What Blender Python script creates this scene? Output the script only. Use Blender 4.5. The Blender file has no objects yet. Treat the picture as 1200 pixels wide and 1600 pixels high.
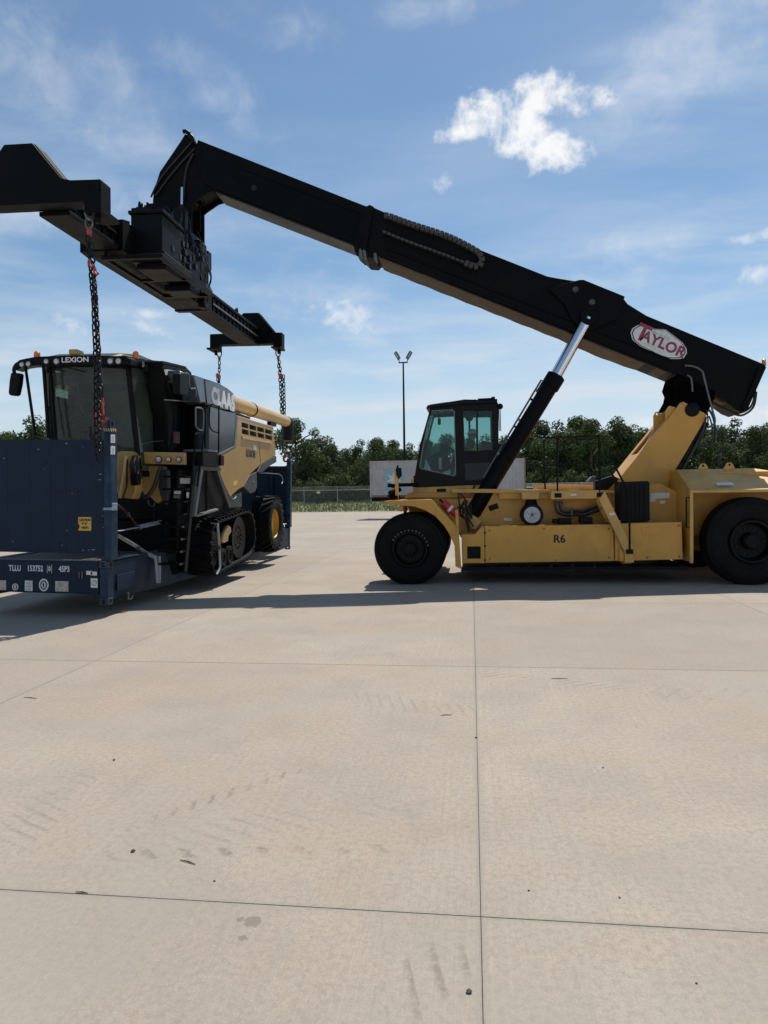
import bpy, bmesh, math, random
from mathutils import Vector, Matrix, geometry
random.seed(7)
S = bpy.context.scene
COL = S.collection
R = math.radians

# ------------------------------------------------------------------ camera
FPX, EYE = 1123.0, 2.0                       # focal length in pixels of the 1200x1600 photograph, eye height in metres
YAW, PITCH, ROLL = R(6.96), R(1.43), R(0.8)
_f = Vector((-math.sin(YAW) * math.cos(PITCH), math.cos(YAW) * math.cos(PITCH), -math.sin(PITCH)))
_r0 = Vector((math.cos(YAW), math.sin(YAW), 0)); _u0 = _r0.cross(_f)
_r = _r0 * math.cos(ROLL) - _u0 * math.sin(ROLL); _u = _u0 * math.cos(ROLL) + _r0 * math.sin(ROLL)
CAM = Vector((0, 0, EYE))
cd = bpy.data.cameras.new('camera'); cam = bpy.data.objects.new('camera', cd); COL.objects.link(cam)
cd.sensor_fit = 'VERTICAL'; cd.sensor_height = 36.0; cd.lens = 36.0 * FPX / 1600.0
cd.clip_start = 0.05; cd.clip_end = 6000
cam.matrix_world = Matrix(((_r.x, _u.x, -_f.x, 0), (_r.y, _u.y, -_f.y, 0), (_r.z, _u.z, -_f.z, EYE), (0, 0, 0, 1)))
S.camera = cam

# ------------------------------------------------------------------ light
SUN = Vector((0.18, 0.55, 1.0)).normalized()
EL = math.asin(SUN.z); AZ = math.atan2(SUN.x, SUN.y)
sd = bpy.data.lights.new('sun', 'SUN'); so = bpy.data.objects.new('sun', sd); COL.objects.link(so)
sd.energy = 5.0; sd.angle = R(0.53); sd.color = (1.0, 0.955, 0.88)
so.rotation_euler = SUN.to_track_quat('Z', 'Y').to_euler()
so.location = (30, 60, 90)
S.view_settings.view_transform = 'Standard'; S.view_settings.look = 'None'
S.view_settings.exposure = -0.1; S.view_settings.gamma = 1.0

S.cycles.use_adaptive_sampling = True; S.cycles.adaptive_threshold = .025; S.cycles.use_denoising = True
S.cycles.max_bounces = 6; S.cycles.diffuse_bounces = 3; S.cycles.glossy_bounces = 3; S.cycles.transparent_max_bounces = 24
W = bpy.data.worlds.new('World'); S.world = W; W.cycles.sampling_method = 'MANUAL'; W.cycles.sample_map_resolution = 512; W.use_nodes = True
wn = W.node_tree.nodes; wl = W.node_tree.links
for n in list(wn): wn.remove(n)
class NG:
    """small helper to write node graphs"""
    def __init__(s, tree): s.n = tree.nodes; s.l = tree.links
    def new(s, t, ins=None, **kw):
        nd = s.n.new(t)
        for k, v in kw.items(): setattr(nd, k, v)
        for k, v in (ins or {}).items():
            if isinstance(v, bpy.types.NodeSocket): s.l.new(v, nd.inputs[k])
            elif v is not None: nd.inputs[k].default_value = v
        return nd
    def m(s, op, a, b=None, c=None, clamp=False):
        nd = s.n.new('ShaderNodeMath'); nd.operation = op; nd.use_clamp = clamp
        for i, v in enumerate((a, b, c)):
            if v is None: continue
            if isinstance(v, bpy.types.NodeSocket): s.l.new(v, nd.inputs[i])
            else: nd.inputs[i].default_value = v
        return nd.outputs[0]
    def vm(s, op, a, b=None):
        nd = s.n.new('ShaderNodeVectorMath'); nd.operation = op
        for i, v in enumerate((a, b)):
            if v is None: continue
            if isinstance(v, bpy.types.NodeSocket): s.l.new(v, nd.inputs[i])
            else: nd.inputs[i].default_value = v
        return nd.outputs['Value'] if op in ('DOT_PRODUCT', 'LENGTH', 'DISTANCE') else nd.outputs[0]
    def noise(s, vec, scale, detail=4, rough=.55, dist=0):
        return s.new('ShaderNodeTexNoise', {'Vector': vec, 'Scale': scale, 'Detail': detail, 'Roughness': rough, 'Distortion': dist}).outputs['Fac']
    def step(s, x, lo, hi, a=0.0, b=1.0):
        return s.new('ShaderNodeMapRange', {'Value': x, 'From Min': lo, 'From Max': hi, 'To Min': a, 'To Max': b}, interpolation_type='SMOOTHSTEP').outputs[0]
    def mix(s, fac, a, b, blend='MIX'):
        nd = s.n.new('ShaderNodeMix'); nd.data_type = 'RGBA'; nd.blend_type = blend
        for i, v in ((0, fac), (6, a), (7, b)):
            if isinstance(v, bpy.types.NodeSocket): s.l.new(v, nd.inputs[i])
            else: nd.inputs[i].default_value = (*v, 1) if (isinstance(v, tuple) and len(v) == 3) else v
        return nd.outputs[2]
    def scale(s, vec, xyz): return s.vm('MULTIPLY', vec, xyz)

def pix_dir(px, py): return _f + _r * ((px - 600) / FPX) - _u * ((py - 800) / FPX)
g = NG(W.node_tree)
sky = g.new('ShaderNodeTexSky', sky_type='NISHITA', sun_disc=False, sun_elevation=EL, sun_rotation=AZ,
            altitude=50, air_density=1.0, dust_density=.35, ozone_density=1.0)
D = g.new('ShaderNodeTexCoord').outputs['Generated']
D = g.vm('NORMALIZE', D)
sep = g.new('ShaderNodeSeparateXYZ', {0: D}); dz = sep.outputs[2]
# high thin cirrus: noise on a plane far above, stretched by the wind
inv = g.m('DIVIDE', 1.0, g.m('ADD', g.m('MAXIMUM', dz, 0.0), 0.12))
pl = g.vm('SCALE', D); pl.node.inputs['Scale'].default_value = 1; wl.new(inv, pl.node.inputs['Scale'])
rot = g.new('ShaderNodeMapping', {'Vector': pl, 'Rotation': (0, 0, R(-38)), 'Scale': (0.75, 1.9, 1.0)}).outputs[0]
c1 = g.noise(rot, 1.15, 6, .56)
c2 = g.noise(g.vm('ADD', pl, (3.1, 7.7, 0)), .6, 2, .5)
cir = g.m('MULTIPLY', g.step(c1, .40, .80), g.step(c2, .30, .62))
low = g.noise(g.scale(D, (5, 5, 26)), 1.0, 4, .55)                # soft layered streaks that crowd the horizon
hor = g.m('ADD', g.m('MULTIPLY', g.step(low, .38, .74), g.m('MULTIPLY', g.step(dz, .55, .06), .45)), g.m('MULTIPLY', g.step(dz, .30, -.02), .75))
veil = g.m('ADD', g.m('ADD', g.m('MULTIPLY', cir, .60), .02), hor, clamp=True)
# fair-weather cumulus: lumps at fixed bearings of the sky, torn by noise
n_big = g.noise(D, 17, 4, .62, .35); n_fine = g.noise(D, 58, 5, .60)
tear = g.m('ADD', g.m('MULTIPLY', n_big, .60), g.m('MULTIPLY', n_fine, .40))
def lump(px, py, rx, ry, ang=0.0):
    c = pix_dir(px, py).normalized(); a = c.cross(Vector((0, 0, 1))).normalized(); b = a.cross(c)
    ca, sa = math.cos(ang), math.sin(ang); a2 = a * ca + b * sa; b2 = b * ca - a * sa
    k = g.vm('DOT_PRODUCT', D, tuple(c))
    u = g.m('DIVIDE', g.m('DIVIDE', g.vm('DOT_PRODUCT', D, tuple(a2)), g.m('MAXIMUM', k, .05)), rx / FPX)
    v = g.m('DIVIDE', g.m('DIVIDE', g.vm('DOT_PRODUCT', D, tuple(b2)), g.m('MAXIMUM', k, .05)), ry / FPX)
    q = g.m('ADD', g.m('MULTIPLY', u, u), g.m('MULTIPLY', v, v))
    q = g.m('ADD', q, g.m('MULTIPLY', g.step(k, .2, 0), 50))
    return g.m('SUBTRACT', 1.0, q)
def lumps(lst):
    o = None
    for a in lst:
        l = lump(*a); o = l if o is None else g.m('SMOOTH_MAX', o, l, .3)
    return g.m('MAXIMUM', o, -1.0)
main = lumps([(757, 172, 54, 30, .2), (728, 205, 42, 14, .1), (848, 152, 56, 28, 0), (912, 156, 46, 22, -.15), (815, 200, 44, 38, 0), (862, 238, 58, 28, -.1)])
small = lumps([(1176, 433, 40, 17, 0), (692, 288, 18, 18, 0), (508, 482, 85, 30, -.25), (235, 492, 44, 12, 0), (240, 515, 40, 15, -.3), (112, 508, 40, 12, -.2), (1130, 655, 120, 24, 0), (985, 662, 55, 16, 0), (1185, 368, 50, 10, 0)])
main_d = g.step(g.m('ADD', g.m('MULTIPLY', main, .55), g.m('MULTIPLY', g.m('SUBTRACT', tear, .5), 3.2)), -.05, .85)
small_d = g.m('MULTIPLY', g.step(g.m('ADD', g.m('MULTIPLY', small, .40), g.m('MULTIPLY', g.m('SUBTRACT', tear, .5), 2.4)), .0, .85), .72)
wisp = lumps([(110, 115, 170, 75, -.35), (330, 125, 110, 40, -.5), (690, 5, 130, 30, .1), (505, 470, 130, 60, -.3), (150, 330, 200, 40, .1), (1080, 60, 150, 70, .6), (420, 30, 120, 40, -.2), (1000, 400, 110, 40, .3)])
wisp_d = g.m('MULTIPLY', g.step(g.m('ADD', g.m('MULTIPLY', wisp, .38), g.m('MULTIPLY', g.m('SUBTRACT', g.m('ADD', g.m('MULTIPLY', c1, .55), g.m('MULTIPLY', n_big, .45)), .5), 2.6)), -.1, 1.0), .42)
cum = g.m('MAXIMUM', g.m('MAXIMUM', main_d, small_d), wisp_d)
shade = g.step(n_big, .3, .62)
ccol = g.mix(shade, (8.2, 8.7, 9.4), (10.2, 10.3, 10.4))
skc = g.mix(1.0, sky.outputs[0], (.90, 1.07, 1.12), 'MULTIPLY')
col = g.mix(veil, skc, (7.0, 8.0, 9.0))
col = g.mix(cum, col, ccol)
bg = g.new('ShaderNodeBackground', {'Color': col, 'Strength': 0.100})
wl.new(bg.outputs[0], g.new('ShaderNodeOutputWorld').inputs[0])

# ------------------------------------------------------------------ helpers
class Frame:
    """a frame of reference; X / Y / Z give the point of the sight line through a photo pixel on a local plane"""
    def __init__(s, M=None): s.M = M or Matrix(); s.I = s.M.inverted()
    def on(s, px, py, ax, val):
        o = s.I @ CAM; d = s.I.to_3x3() @ pix_dir(px, py)
        return o + d * ((val - o[ax]) / d[ax])
    def X(s, px, py, x): p = s.on(px, py, 0, x); return (p.y, p.z)
    def Y(s, px, py, y): p = s.on(px, py, 1, y); return (p.x, p.z)
    def Z(s, px, py, z): p = s.on(px, py, 2, z); return (p.x, p.y)
    def Yp(s, pts, y): return [s.Y(a, b, y) for a, b in pts]
    def Xp(s, pts, x): return [s.X(a, b, x) for a, b in pts]
    def P3(s, px, py, y): p = s.on(px, py, 1, y); return Vector(p)
    def P3x(s, px, py, x): p = s.on(px, py, 0, x); return Vector(p)
WF = Frame()
PRE = {}
def tag(o, label, cat, group=None, kind=None):
    o['label'] = label; o['category'] = cat
    if group: o['group'] = group
    if kind: o['kind'] = kind
    return o
def structure(o): o['kind'] = 'structure'; return o
def empty(name, loc, label, cat, group=None, frame=None):
    o = bpy.data.objects.new(name, None); COL.objects.link(o); o.empty_display_size = .2
    if frame is not None: o.matrix_world = frame.M; PRE[o.name] = Matrix()
    else: o.location = loc; PRE[o.name] = Matrix.Translation(-Vector(loc))
    return tag(o, label, cat, group)
def pre_of(o):
    while o is not None:
        if o.name in PRE: return PRE[o.name]
        o = o.parent
    return Matrix()
class MB:
    def __init__(s): s.v = []; s.f = []
    def add(s, vs, fs):
        b = len(s.v); s.v += [Vector(v) for v in vs]; s.f += [tuple(i + b for i in f) for f in fs]; return s
    def box(s, x0, x1, y0, y1, z0, z1):
        return s.add([(x0,y0,z0),(x1,y0,z0),(x1,y1,z0),(x0,y1,z0),(x0,y0,z1),(x1,y0,z1),(x1,y1,z1),(x0,y1,z1)],
                     [(0,3,2,1),(4,5,6,7),(0,1,5,4),(1,2,6,5),(2,3,7,6),(3,0,4,7)])
    def _ax(s, ax, a, b, c): return ((c, a, b), (a, c, b), (a, b, c))[ax]
    def prism(s, poly, ax, lo, hi):
        """2D outline (in the two other axes, in order) pushed along axis ax"""
        n = len(poly)
        vs = [s._ax(ax, a, b, lo) for a, b in poly] + [s._ax(ax, a, b, hi) for a, b in poly]
        return s.add(vs, [tuple(range(n))[::-1], tuple(range(n, 2 * n))] + [(i, (i + 1) % n, n + (i + 1) % n, n + i) for i in range(n)])
    def plate(s, loops, ax, lo, hi):
        """outline with holes pushed along axis ax"""
        flat = [p for l in loops for p in l]; n = len(flat)
        tri = geometry.tessellate_polygon([[Vector((a, b, 0)) for a, b in l] for l in loops])
        vs = [s._ax(ax, a, b, lo) for a, b in flat] + [s._ax(ax, a, b, hi) for a, b in flat]
        fs = [tuple(t) for t in tri] + [tuple(i + n for i in t) for t in tri]
        o = 0
        for l in loops:
            k = len(l); fs += [(o + i, o + (i + 1) % k, n + o + (i + 1) % k, n + o + i) for i in range(k)]; o += k
        return s.add(vs, fs)
    def loft(s, A, B):
        n = len(A); return s.add(list(A) + list(B), [tuple(range(n))[::-1], tuple(range(n, 2 * n))] + [(i, (i + 1) % n, n + (i + 1) % n, n + i) for i in range(n)])
    def bar(s, a, b, w, h, up=(0, 0, 1)):
        a = Vector(a); b = Vector(b); d = (b - a).normalized(); u = Vector(up)
        if abs(d.dot(u)) > .98: u = Vector((0, 1, 0))
        sx = d.cross(u).normalized(); sy = sx.cross(d)
        q = [sx * (i * w / 2) + sy * (j * h / 2) for i, j in ((-1, -1), (1, -1), (1, 1), (-1, 1))]
        return s.loft([a + k for k in q], [b + k for k in q])
    def cyl(s, a, b, r, r2=None, n=16):
        return s.tube([a, b], [r, r if r2 is None else r2], n)
    def tube(s, path, r, n=8, closed=False):
        P = [Vector(p) for p in path]; k = len(P); rs = r if isinstance(r, (list, tuple)) else [r] * k
        vs = []; prev = None
        for i, p in enumerate(P):
            if closed: d = P[(i + 1) % k] - P[i - 1]
            else: d = P[min(i + 1, k - 1)] - P[max(i - 1, 0)]
            d = d.normalized() if d.length > 1e-9 else Vector((0, 0, 1))
            if prev is None:
                u = Vector((0, 0, 1)) if abs(d.z) < .9 else Vector((1, 0, 0)); u = (u - d * u.dot(d)).normalized()
            else:
                u = prev - d * prev.dot(d); u = u.normalized() if u.length > 1e-6 else d.orthogonal().normalized()
            prev = u; w = d.cross(u)
            vs += [p + (u * math.cos(2 * math.pi * j / n) + w * math.sin(2 * math.pi * j / n)) * rs[i] for j in range(n)]
        fs = [(i * n + j, i * n + (j + 1) % n, ((i + 1) % k) * n + (j + 1) % n, ((i + 1) % k) * n + j) for i in range(k if closed else k - 1) for j in range(n)]
        if not closed: fs += [tuple(range(n))[::-1], tuple(range((k - 1) * n, k * n))]
        return s.add(vs, fs)
    def lathe(s, c, ax, prof, n=48, closed=True):
        """profile of (distance along axis, radius) turned round axis ax through c"""
        c = Vector(c); vs = []
        for t, r in prof:
            for j in range(n):
                a = 2 * math.pi * j / n; vs.append(c + Vector(s._ax(ax, r * math.cos(a), r * math.sin(a), t)))
        k = len(prof)
        return s.add(vs, [(i * n + j, i * n + (j + 1) % n, ((i + 1) % k) * n + (j + 1) % n, ((i + 1) % k) * n + j) for i in range(k if closed else k - 1) for j in range(n)])
    def ball(s, c, r, n=12, m=8, sz=1.0):
        c = Vector(c); vs = [c + Vector((0, 0, -r * sz))]
        for i in range(1, m):
            t = math.pi * i / m - math.pi / 2
            vs += [c + Vector((r * math.cos(t) * math.cos(2 * math.pi * j / n), r * math.cos(t) * math.sin(2 * math.pi * j / n), r * sz * math.sin(t))) for j in range(n)]
        vs.append(c + Vector((0, 0, r * sz)))
        fs = [(0, 1 + (j + 1) % n, 1 + j) for j in range(n)]
        for i in range(m - 2): fs += [(1 + i * n + j, 1 + i * n + (j + 1) % n, 1 + (i + 1) * n + (j + 1) % n, 1 + (i + 1) * n + j) for j in range(n)]
        e = len(vs) - 1; fs += [(e, 1 + (m - 2) * n + j, 1 + (m - 2) * n + (j + 1) % n) for j in range(n)]
        return s.add(vs, fs)
    def mesh(s, name, mat, M=None, ang=32, recalc=True):
        me = bpy.data.meshes.new(name)
        me.from_pydata([tuple(M @ v) if M else tuple(v) for v in s.v], [], s.f)
        if recalc:
            bm = bmesh.new(); bm.from_mesh(me); bmesh.ops.recalc_face_normals(bm, faces=bm.faces); bm.to_mesh(me); bm.free()
        if ang:
            me.polygons.foreach_set('use_smooth', [True] * len(me.polygons)); me.set_sharp_from_angle(angle=R(ang))
        me.materials.append(mat); return me
    def build(s, name, mat, parent=None, bevel=0, ang=32, recalc=True):
        me = s.mesh(name, mat, pre_of(parent) if parent else None, ang, recalc)
        o = bpy.data.objects.new(name, me); COL.objects.link(o)
        if parent: o.parent = parent
        if bevel:
            b = o.modifiers.new('bevel', 'BEVEL'); b.width = bevel; b.segments = 2; b.limit_method = 'ANGLE'; b.angle_limit = R(40); b.use_clamp_overlap = True; b.harden_normals = False
        return o
def part(name, me, parent, M):
    """another object on shared mesh data, placed by a matrix in the coordinates the thing is built in"""
    o = bpy.data.objects.new(name, me); COL.objects.link(o); o.parent = parent; o.matrix_local = pre_of(parent) @ M; return o
def copy_tree(o, parent=None):
    c = o.copy(); COL.objects.link(c); c.parent = parent
    for ch in list(o.children): copy_tree(ch, c)
    return c
def arc(cx, cy, r, a0, a1, n, ry=None):
    return [(cx + r * math.cos(R(a0 + (a1 - a0) * i / n)), cy + (ry or r) * math.sin(R(a0 + (a1 - a0) * i / n))) for i in range(n + 1)]
def spline(pts, k=6):
    P = [Vector(p) for p in pts]; out = []
    for i in range(len(P) - 1):
        p0 = P[max(i - 1, 0)]; p1 = P[i]; p2 = P[i + 1]; p3 = P[min(i + 2, len(P) - 1)]
        for j in range(k):
            t = j / k; out.append(.5 * ((2 * p1) + (p2 - p0) * t + (2 * p0 - 5 * p1 + 4 * p2 - p3) * t * t + (3 * p1 - p0 - 3 * p2 + p3) * t ** 3))
    out.append(P[-1]); return out
def text_mesh(name, body, size, mat, parent, M, extrude=.003, offset=0.0, xs=1.0, shear=0.0, align='CENTER', space=1.0):
    cu = bpy.data.curves.new(name, 'FONT'); cu.body = body; cu.size = size; cu.extrude = extrude; cu.offset = offset; cu.shear = shear
    cu.align_x = align; cu.align_y = 'CENTER'; cu.space_character = space; cu.resolution_u = 4
    t = bpy.data.objects.new(name, cu); COL.objects.link(t)
    dg = bpy.context.evaluated_depsgraph_get(); me = bpy.data.meshes.new_from_object(t.evaluated_get(dg))
    bpy.data.objects.remove(t); bpy.data.curves.remove(cu)
    me.name = name; me.transform(pre_of(parent) @ M @ Matrix.Diagonal((xs, 1, 1, 1)))
    me.materials.clear(); me.materials.append(mat)
    o = bpy.data.objects.new(name, me); COL.objects.link(o); o.parent = parent; return o
def facing(loc, right, up):
    r = Vector(right).normalized(); n = r.cross(Vector(up)).normalized(); u = n.cross(r)
    M = Matrix.Identity(4)
    for i in range(3): M[i][0], M[i][1], M[i][2], M[i][3] = r[i], u[i], n[i], loc[i]
    return M

# ------------------------------------------------------------------ materials
def mat(name, col, rough=.5, metal=0.0, var=.12, vs=3.0, dirt=None, da=.35, ds=2.0, streak=False, bump=0.0, bs=60.0, coat=0.0, spec=None):
    m = bpy.data.materials.new(name); m.use_nodes = True; t = m.node_tree; G = NG(t)
    p = t.nodes['Principled BSDF']
    co = G.new('ShaderNodeTexCoord').outputs['Object']
    n = G.noise(co, vs, 5, .6)
    c = G.mix(G.step(n, .3, .7), tuple(x * (1 - var) for x in col), tuple(min(1, x * (1 + var)) for x in col))
    rr = G.m('ADD', rough - .06, G.m('MULTIPLY', n, .12))
    if dirt:
        v = G.scale(co, (7, 7, .8)) if streak else co
        d = G.noise(v, ds, 8, .68, .2); d2 = G.noise(co, ds * .35, 3, .5)
        f = G.m('MULTIPLY', G.step(G.m('ADD', G.m('MULTIPLY', d, .7), G.m('MULTIPLY', d2, .3)), .46, .66), da)
        c = G.mix(f, c, dirt); rr = G.m('ADD', rr, G.m('MULTIPLY', f, .35), clamp=True)
    t.links.new(c, p.inputs['Base Color']); t.links.new(rr, p.inputs['Roughness'])
    p.inputs['Metallic'].default_value = metal
    if coat: p.inputs['Coat Weight'].default_value = coat; p.inputs['Coat Roughness'].default_value = .12
    if spec is not None: p.inputs['Specular IOR Level'].default_value = spec
    if bump:
        b = G.new('ShaderNodeBump', {'Strength': bump, 'Distance': .01, 'Height': G.noise(co, bs, 4, .6)})
        t.links.new(b.outputs[0], p.inputs['Normal'])
    return m
def glass(name, col, tr=.75, rough=.02, dust_haze=0.0):
    """thin window pane: tinted see-through with a mirror sheen"""
    m = bpy.data.materials.new(name); m.use_nodes = True; t = m.node_tree; G = NG(t)
    for n in list(t.nodes): t.nodes.remove(n)
    tp = G.new('ShaderNodeBsdfTransparent', {'Color': (*[c * tr for c in col], 1)})
    gl = G.new('ShaderNodeBsdfGlossy', {'Color': (1, 1, 1, 1), 'Roughness': rough})
    fa = G.new('ShaderNodeLayerWeight', {'Blend': .5}).outputs['Facing']; fr = G.m('ADD', .022, G.m('MULTIPLY', G.m('POWER', fa, 5.0), .9))
    mx = G.new('ShaderNodeMixShader', {0: fr, 1: tp.outputs[0], 2: gl.outputs[0]})
    if dust_haze: mx = G.new('ShaderNodeMixShader', {0: G.m('MULTIPLY', G.step(G.noise(G.new('ShaderNodeTexCoord').outputs['Object'], 2.2, 4, .6), .2, .7, .6, 1.2), dust_haze), 1: mx.outputs[0], 2: G.new('ShaderNodeBsdfDiffuse', {'Color': (.33, .34, .28, 1)}).outputs[0]})  # dust film whose diffuse colour also paints in the pane's haze and reflection
    t.links.new(mx.outputs[0], G.new('ShaderNodeOutputMaterial').inputs[0]); return m
def plain(name, col, rough=.5, metal=0.0, emit=None):
    m = bpy.data.materials.new(name); m.use_nodes = True; p = m.node_tree.nodes['Principled BSDF']
    p.inputs['Base Color'].default_value = (*col, 1); p.inputs['Roughness'].default_value = rough; p.inputs['Metallic'].default_value = metal
    return m
DUST = (.30, .24, .17)
YEL = mat('stacker_yellow_paint', (.645, .325, .052), .40, var=.07, vs=1.1, dirt=(.20, .12, .055), da=.30, ds=1.3, bump=.03, bs=25)
YELD = mat('stacker_deck_paint', (.63, .36, .098), .5, var=.10, vs=2, dirt=(.26, .17, .085), da=.4, ds=2.5, bump=.05)
BLK = mat('boom_black_paint', (.0022, .0026, .0034), .55, var=.3, vs=2, dirt=(.014, .012, .010), da=.40, ds=1.4, bump=.05, bs=20, spec=.12)
BLKM = mat('machinery_black', (.0028, .0028, .0032), .5, var=.4, vs=8, dirt=(.018, .015, .012), da=.25, ds=3, spec=.18)
RUB = mat('tyre_rubber', (.0035, .0035, .0037), .7, var=.25, vs=6, dirt=(.030, .027, .023), da=.45, ds=2.2, bump=.15, bs=60, spec=.2)
HOSE = mat('hose_rubber', (.012, .012, .012), .45, var=.2)
CHROME = mat('chromed_rod', (.78, .79, .81), .10, 1.0, var=.03)
STEEL = mat('worn_steel', (.16, .155, .15), .42, .8, var=.2, vs=9, dirt=(.12, .08, .05), da=.4, ds=6)
GREYP = mat('grey_plastic', (.06, .062, .066), .5, var=.15)
UNDER = mat('dusty_bounce_underside', (.105, .086, .066), .85, var=.18, vs=5, dirt=(.12, .09, .065), da=.6, ds=2.4, bump=.2, bs=40)  # tan of dust plus painted ground bounce
WHITE = mat('white_sticker', (.72, .72, .70), .5, var=.06, vs=12, dirt=(.35, .33, .30), da=.4, ds=9)
REDP = mat('red_paint', (.42, .02, .02), .4, var=.15)
REDH = mat('hook_red_paint', (.40, .055, .045), .5, var=.2, vs=20, dirt=(.20, .08, .06), da=.5, ds=14)
AMBER = mat('amber_lens', (.85, .22, .02), .25, var=.05)
# ------------------------------------------------------------------ the yard
SX, SY, OX, OY = 4.63, 4.92, .022, 3.37
def concrete(name):
    m = bpy.data.materials.new(name); m.use_nodes = True; t = m.node_tree; G = NG(t); p = t.nodes['Principled BSDF']
    P = G.new('ShaderNodeNewGeometry').outputs['Position']
    rnd = G.new('ShaderNodeObjectInfo').outputs['Random']
    big = G.noise(P, .22, 4, .55, .4); mid = G.noise(P, 1.1, 6, .62); fine = G.noise(P, 26, 4, .7)
    c = G.mix(G.step(big, .32, .70), (.390, .325, .255), (.468, .402, .325))
    c = G.mix(G.m('MULTIPLY', G.step(mid, .40, .68), .55), c, (.325, .275, .220))
    c = G.mix(G.m('MULTIPLY', G.step(G.noise(P, .5, 5, .6, .5), .50, .70), .60), c, (.455, .335, .235))    # warm dusty patches
    spl = G.noise(G.vm('ADD', P, (11, 4, 0)), .9, 5, .7, .8)
    c = G.mix(G.m('MULTIPLY', G.step(spl, .60, .70), .25), c, (.22, .205, .185))                             # old spills
    br = G.noise(G.scale(P, (110, .5, 1)), 1.0, 2, .5)                                                       # broom finish drawn along the lane
    br2 = G.noise(G.scale(P, (22, .35, 1)), 1.0, 4, .6)
    c = G.mix(G.m('MULTIPLY', G.step(br, .38, .66), .20), c, (.29, .242, .19))
    c = G.mix(G.m('MULTIPLY', G.step(br2, .5, .8), .18), c, (.46, .415, .36))
    c = G.mix(G.m('MULTIPLY', G.step(fine, .40, .66), .38), c, (.215, .18, .145))
    gr = G.noise(P, 120, 2, .6); c = G.mix(G.m('MULTIPLY', G.step(gr, .38, .64), .30), c, (.225, .188, .15)); c = G.mix(G.m('MULTIPLY', G.step(G.noise(P, 75, 2, .5), .56, .72), .32), c, (.50, .455, .40))
    vor = G.new('ShaderNodeTexVoronoi', {'Vector': P, 'Scale': 9.0}).outputs['Distance']
    c = G.mix(G.m('MULTIPLY', G.step(vor, .055, .03), .55), c, (.16, .14, .12))                             # grit
    # dried mud left by lugged tyres: rows of slanted bars along four wheel paths
    sp = G.new('ShaderNodeSeparateXYZ', {0: P}); x = sp.outputs[0]; y = sp.outputs[1]
    c = G.mix(G.m('MULTIPLY', G.step(G.noise(G.vm('ADD', P, (40, 9, 0)), .38, 4, .6, .3), .50, .70), .45), c, (.335, .305, .265))   # washed grey patches
    wob = G.m('MULTIPLY', G.m('SUBTRACT', G.noise(P, .8, 2), .5), .5)
    marks = None; patch = G.noise(P, 1.6, 4, .6)
    for (ax, ay, ang, w, pitch, hl, skew, amt) in ((-1.65, 4.6, 39, .060, .14, .85, .9, 1.0), (-1.25, 3.87, 81, .065, .215, 1.0, -.7, 1.0), (-1.1, 4.3, 62, .20, .15, .9, -.8, .35), (-2.75, 4.3, -8, .20, .13, .7, .7, .6),
            (.85, 7.7, 110, .15, .13, 1.0, .8, .75), (-.6, 6.75, 108, .26, .12, .8, -.6, .5), (-.20, 2.93, 35, .16, .17, .35, .9, .9), (2.5, 7.3, 98, .30, .2, .9, .5, .5)):
        ca, sa = math.cos(R(ang)), math.sin(R(ang))
        dx = G.m('SUBTRACT', x, ax); dy = G.m('SUBTRACT', y, ay)
        al = G.m('ADD', G.m('MULTIPLY', dx, sa), G.m('MULTIPLY', dy, ca)); ac = G.m('SUBTRACT', G.m('MULTIPLY', dx, ca), G.m('MULTIPLY', dy, sa))
        ac = G.m('ADD', ac, G.m('MULTIPLY', wob, .25))
        ph = G.m('ADD', al, G.m('ADD', G.m('MULTIPLY', ac, skew), G.m('MULTIPLY', wob, .12)))
        saw = G.m('FRACT', G.m('DIVIDE', ph, pitch))
        band = G.m('MULTIPLY', G.step(G.m('ABSOLUTE', ac), w, w * .6), G.step(G.m('ABSOLUTE', al), hl, hl * .55))
        band = G.m('MULTIPLY', band, G.m('MULTIPLY', G.step(patch, .36, .56), G.step(fine, .30, .55)))
        k = G.m('MULTIPLY', G.m('MULTIPLY', band, G.m('MULTIPLY', G.step(saw, .05, .38), G.step(saw, .52, .42))), amt)
        marks = k if marks is None else G.m('MAXIMUM', marks, k)
    for (ax, ay, r) in ((-1.044, 3.225, .050), (-1.05, 3.10, .022), (-1.11, 3.235, .02)):                     # small oil drips
        dd = G.m('SQRT', G.m('ADD', G.m('POWER', G.m('SUBTRACT', x, ax), 2.0), G.m('POWER', G.m('SUBTRACT', y, ay), 2.0)))
        marks = G.m('MAXIMUM', marks, G.step(G.m('ADD', dd, G.m('MULTIPLY', G.m('SUBTRACT', fine, .5), .10)), r, r * .6))
    c = G.mix(G.m('MULTIPLY', marks, .75), c, (.185, .155, .122))
    jx = G.m('ABSOLUTE', G.m('SUBTRACT', G.m('FRACT', G.m('ADD', G.m('DIVIDE', G.m('SUBTRACT', x, OX), SX), .5)), .5)); jy = G.m('ABSOLUTE', G.m('SUBTRACT', G.m('FRACT', G.m('ADD', G.m('DIVIDE', G.m('SUBTRACT', y, OY), SY), .5)), .5))
    jd = G.m('MINIMUM', G.m('MULTIPLY', jx, SX), G.m('MULTIPLY', jy, SY)); jd = G.m('ADD', jd, G.m('MULTIPLY', G.m('SUBTRACT', mid, .5), .06))
    c = G.mix(G.m('MULTIPLY', G.step(jd, .045, .0), .20), c, (.21, .195, .175))                             # grime along the joints
    c = G.mix(G.m('MULTIPLY', G.step(G.m('ADD', jd, G.m('MULTIPLY', G.m('SUBTRACT', fine, .5), .08)), .010, .0), .20), c, (.12, .105, .09))
    c = G.mix(G.m('MULTIPLY', G.m('SUBTRACT', rnd, .5), .55), c, (.27, .235, .195))
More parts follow.
